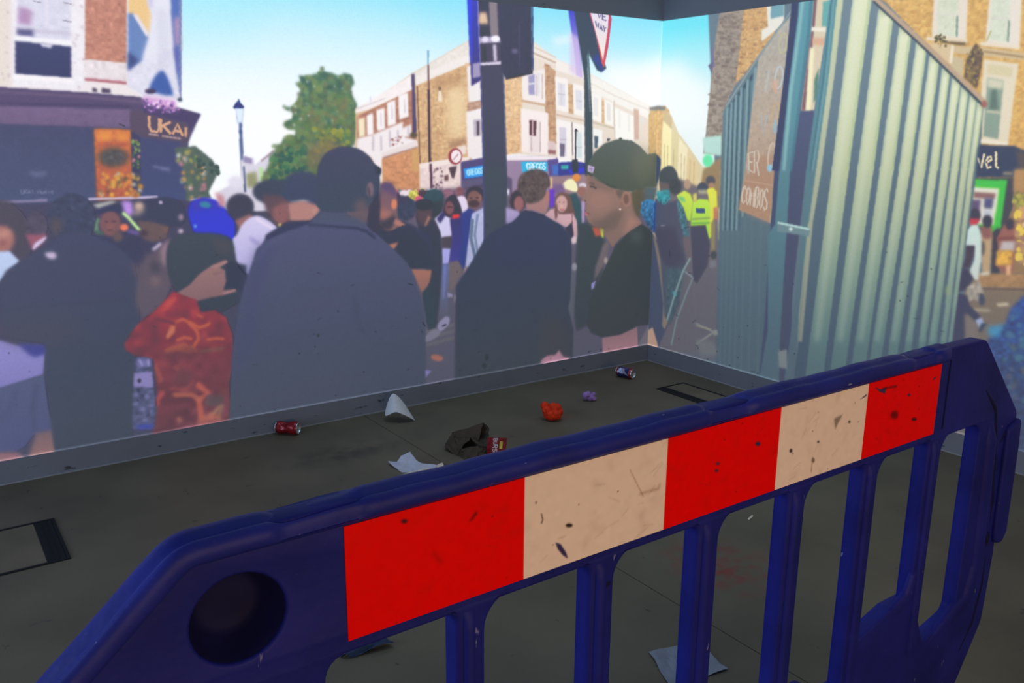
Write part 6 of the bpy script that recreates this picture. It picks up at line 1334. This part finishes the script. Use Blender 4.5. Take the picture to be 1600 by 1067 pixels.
crumple('paper_scrap', 'small white paper scrap in front of the brown paper bag', ((700, 738), (711, 729), (720, 735), (706, 745)), .018, 2.4, 2.9, M_cream, 'scrap', 8)
crumple('paper_sheet', 'flat white paper sheet seen through the barrier bars', ((1014, 1020), (1085, 1004), (1139, 1047), (1046, 1078)), .006, 1.8, 6.3, principled('sheet_paper', (.20, .22, .27), .8, .2, noise_amt=.08, noise_scale=14), 'paper', 14)
crumple('blue_paper', 'folded blue paper under the left end of the barrier', ((530, 1026), (604, 1002), (618, 1010), (545, 1030)), .014, 1.7, 9.4, principled('blue_paper', (.022, .042, .085), .8, .2), 'paper', 12, (0, .01, .004, .0))
crumple('paper_scrap', 'tiny pale scrap of paper on the floor behind the barrier bars', ((1168, 811), (1175, 805), (1177, 807), (1170, 813)), .002, 2, 1.1, M_cream, 'scrap', 4)

# brown paper bag lying open
M_kraft = principled('kraft_paper', (.052, .041, .030), .9, .1, noise_amt=.2, noise_scale=18, bump=.4, bump_scale=40)
pb = floor_at(738, 712)
bag = empty('paper_bag', (pb.x, pb.y, 0), heading_from_view(pb, 0)); tag(bag, 'crumpled brown paper bag lying open on the floor', 'bag')
def facets(name, verts, faces, mat, parent=None, cuts=3, amp=.003, seed=1, thick=.0008):
    """folded paper from a few flat facets given as (pixel x, pixel y, height); each facet is cut finer and crumpled"""
    base = Vector(parent.location) if parent else Vector()
    inv = Matrix.Rotation(-parent.rotation_euler.z, 3, 'Z') if parent else Matrix.Identity(3)
    bm = bmesh.new(); V = {}
    for k, (x, y, z) in verts.items():
        q = ray_plane(x, y, 2, z); V[k] = bm.verts.new(inv @ (Vector((q[0], q[1], z))-base))
    for f in faces: bm.faces.new([V[k] for k in f])
    bmesh.ops.delete(bm, geom=[v for v in bm.verts if not v.link_faces], context='VERTS')
    bmesh.ops.recalc_face_normals(bm, faces=bm.faces[:])
    bmesh.ops.subdivide_edges(bm, edges=bm.edges[:], cuts=cuts, use_grid_fill=True)
    bmesh.ops.triangulate(bm, faces=bm.faces[:])
    for v in bm.verts:
        c = v.co
        v.co = c+Vector((nz(c, 42, seed), nz(c, 42, seed+11), nz(c, 42, seed+23)))*amp+Vector((nz(c, 110, seed), nz(c, 110, seed+5), nz(c, 110, seed+9)))*amp*.5
        v.co.z = max(.0006, v.co.z)
    bmesh.ops.solidify(bm, geom=bm.faces[:], thickness=thick)
    for v in bm.verts: v.co.z = max(.0002, v.co.z)
    me = bpy.data.meshes.new(name); bm.to_mesh(me); bm.free()
    return link(name, me, mat, parent)
BV = dict(P1=(755, 660, .11), L1=(707.5, 676, .055), L2=(709, 685, .045), M=(742, 684, .032), R1=(764, 668, .085), R2=(764, 685, .04), LB1=(697, 692, .032), LB2=(695, 698, .018),
          B0=(715, 712, 0), F2=(735, 685, .052), F3=(720, 701, .034), F4=(727, 719, 0), F5=(748, 697, .042), F6=(752, 712, .012), F7=(740, 721, 0), F8=(761, 699, .03), F9=(761, 713, 0), G1=(699, 689, 0), G2=(757, 687, 0), W1=(716, 703, .004), W2=(744, 702, .004))
facets('bag_mouth', BV, [('L1', 'P1', 'W2'), ('L1', 'W2', 'W1'), ('L1', 'W1', 'L2')], M_kraft, bag, 3, .003, 3)
facets('side_panel', BV, [('P1', 'R1', 'M'), ('R1', 'R2', 'M'), ('M', 'R2', 'F8'), ('M', 'F8', 'F5'), ('P1', 'M', 'W2')], M_kraft, bag, 3, .005, 7)
facets('bag_body', BV, [('L1', 'L2', 'LB1'), ('LB1', 'L2', 'F3'), ('LB1', 'F3', 'B0'), ('LB1', 'B0', 'LB2'), ('L1', 'LB1', 'G1'), ('L1', 'G1', 'G2', 'P1'), ('P1', 'G2', 'R1'), ('R1', 'G2', 'R2'), ('LB1', 'LB2', 'G1')], M_kraft, bag, 3, .006, 11)
facets('paper_fold', BV, [('L2', 'F2', 'F3'), ('F2', 'M', 'F5'), ('L2', 'M', 'F2')], M_kraft, bag, 4, .009, 17)
facets('paper_fold', BV, [('F3', 'F4', 'B0'), ('F3', 'F5', 'F4'), ('F5', 'F6', 'F7'), ('F5', 'F7', 'F4'), ('F5', 'F8', 'F6'), ('F8', 'F9', 'F6'), ('F6', 'F9', 'F7')], M_kraft, bag, 4, .010, 29)
TV = dict(A=(606, 721, .014), B=(627, 738, .0), C=(650, 738, .002), D=(683, 727, .010), E=(672, 737, .0), F=(641, 706, .052), G=(627, 712, .034), H=(650, 719, .022), I=(620, 721, .012), J=(640, 724, .008), K=(660, 724, .016))
t_ = facets('tissue', TV, ['AIB', 'IJB', 'IGJ', 'GFJ', 'FHJ', 'JHC', 'BJC', 'HKC', 'KDE', 'KEC'], M_tissue, None, 4, .004, 5)
tag(t_, 'crumpled grey-white tissue on the floor left of the brown bag', 'tissue')

# sweet wrapper with white lettering and a second one behind the rail
wq = ((757, 690), (785, 690), (792, 713), (768, 718))
def wrapper(name, label, pc, w, h, tilt, rz, seed, text_on=True):
    r = empty(name, (pc.x, pc.y, 0), rz); tag(r, label, 'wrapper')
    M_w = principled('wrapper_red', (.15, .003, .006), .55, .2, noise_amt=.25, noise_scale=30)
    M_t = principled('wrapper_lettering', (.62, .55, .56), .5, .3); M_y = principled('wrapper_yellow', (.42, .33, .03), .5, .3)
    ct, st = math.cos(tilt), math.sin(tilt)
    def put(u, v, off=0.0):
        b_ = .010*nz((u, v), 3, seed)+.006*nz((u, v), 7, seed+2)+.006*math.sin(v*math.pi)
        x = (u-.5)*w; y0 = (v)*h
        return (x+.004*nz((u, v), 5, seed+7), y0*ct-(b_+off)*st, .002+y0*st+(b_+off)*ct+.004)
    me = grid_sheet('film', 16, 14, lambda u, v: put(u, v), .0008)
    zlow = min((put(i/16, j/14)[2] for i in range(17) for j in range(15)))
    link('film', me, M_w, r)
    dz = -(zlow-.0004)
    if text_on:
        q = [(.42, .98), (.80, .92), (.66, .06), (.34, .10)]
        v, f = [], []
        for kind in range(2):
            v, f = [], []
            if kind == 0:
                strokes = []
                letters = 'BURST'
                for i, ch in enumerate(letters):
                    t0, t1 = .06+.9*(i/len(letters)), .06+.9*((i+.78)/len(letters))
                    for s_ in GLYPH[ch]:
                        strokes.append([(.34+.20*(1-gy)-.02, 1-(t0+(t1-t0)*gx)) for gx, gy in s_])
                wid = .030
            else:
                strokes = [[(.72, .80), (.74, .40)]]; wid = .13
            for s_ in strokes:
                for a, b2 in zip(s_[:-1], s_[1:]):
                    d = np.array(b2)-np.array(a); L = np.linalg.norm(d)
                    if L < 1e-6: continue
                    nn = np.array([-d[1], d[0]])/L*wid/2
                    pts = [np.array(a)+nn, np.array(b2)+nn, np.array(b2)-nn, np.array(a)-nn]
                    i0 = len(v)
                    for p_ in pts:
                        x, y, z = put(p_[0], p_[1], .0016); v.append((x, y, z+dz))
                    f.append((i0, i0+1, i0+2, i0+3))
            link('lettering' if kind == 0 else 'yellow_tag', mesh_from('lettering', v, f), M_t if kind == 0 else M_y, r)
    return r
pw = floor_at(775, 716)
wrapper('sweet_wrapper', 'red sweet wrapper with white lettering beside the brown bag', pw, .088, .095, math.radians(50), heading_from_view(pw, 0)-.10, 2.0)
pw2 = floor_at(785, 718)
crumple('sweet_wrapper', 'pink and yellow sweet wrapper just behind the rail', ((778, 719), (802, 708), (812, 716), (790, 730)), .012, 2.4, 3.9, principled('wrapper_pink', (.42, .07, .06), .4, .4, noise_amt=.6, noise_scale=60), 'wrapper', 10)

# crepe paper balls
def crepe(name, label, centre, lobes, mat, vox, amp, fr, seed):
    bm = bmesh.new()
    for (x, y, z, r_) in lobes:
        m_ = Matrix.Translation((x, y, z))
        bmesh.ops.create_icosphere(bm, subdivisions=3, radius=r_, matrix=m_)
    me = bpy.data.meshes.new(name); bm.to_mesh(me); bm.free()
    tmp = bpy.data.objects.new('tmp', me); COL.objects.link(tmp)
    md = tmp.modifiers.new('r', 'REMESH'); md.mode = 'VOXEL'; md.voxel_size = vox
    dg = bpy.context.evaluated_depsgraph_get(); dg.update()
    me2 = bpy.data.meshes.new_from_object(tmp.evaluated_get(dg)); bpy.data.objects.remove(tmp)
    nrm = [v.normal.copy() for v in me2.vertices]
    for v, n_ in zip(me2.vertices, nrm):
        k = nz(v.co, fr, seed); k2 = nz(v.co, fr*2.7, seed+3)
        v.co += n_*(amp*(1-2.2*abs(k))+amp*.5*k2)
    zm = min(v.co.z for v in me2.vertices)
    for v in me2.vertices: v.co.z -= zm
    me2.name = name
    o = link(name, shade_smooth(me2, 60), mat); o.location = (centre.x, centre.y, 0); o.rotation_euler = (0, 0, heading_from_view(centre, 0))
    tag(o, label, 'crepe paper')
    return o
M_crepe = principled('crepe_orange', (.55, .030, .006), .8, .2, noise_amt=.25, noise_scale=40, bump=.6, bump_scale=180)
crepe('crepe_ball', 'crumpled orange-red crepe paper ball on the floor', floor_at(862, 656),
      [(-.036, .010, .072, .019), (-.026, -.004, .052, .020), (.008, .010, .066, .021), (.024, .006, .064, .022), (.036, .0, .046, .019), (.024, -.012, .034, .024), (-.002, -.014, .030, .024), (-.020, -.004, .030, .020), (.012, .0, .046, .024)], M_crepe, .0042, .0045, 75, 2.0)
M_lilac = principled('crepe_lilac', (.27, .16, .42), .8, .2, noise_amt=.15, noise_scale=40, bump=.5, bump_scale=150)
crepe('crepe_ball', 'small crumpled lilac crepe paper ball near the corner', floor_at(920, 626),
      [(-.014, 0, .024, .020), (-.004, .004, .034, .012), (.016, 0, .020, .013), (.026, .003, .034, .010), (.028, -.004, .010, .010), (.006, 0, .012, .014)], M_lilac, .0034, .004, 80, 6.0)
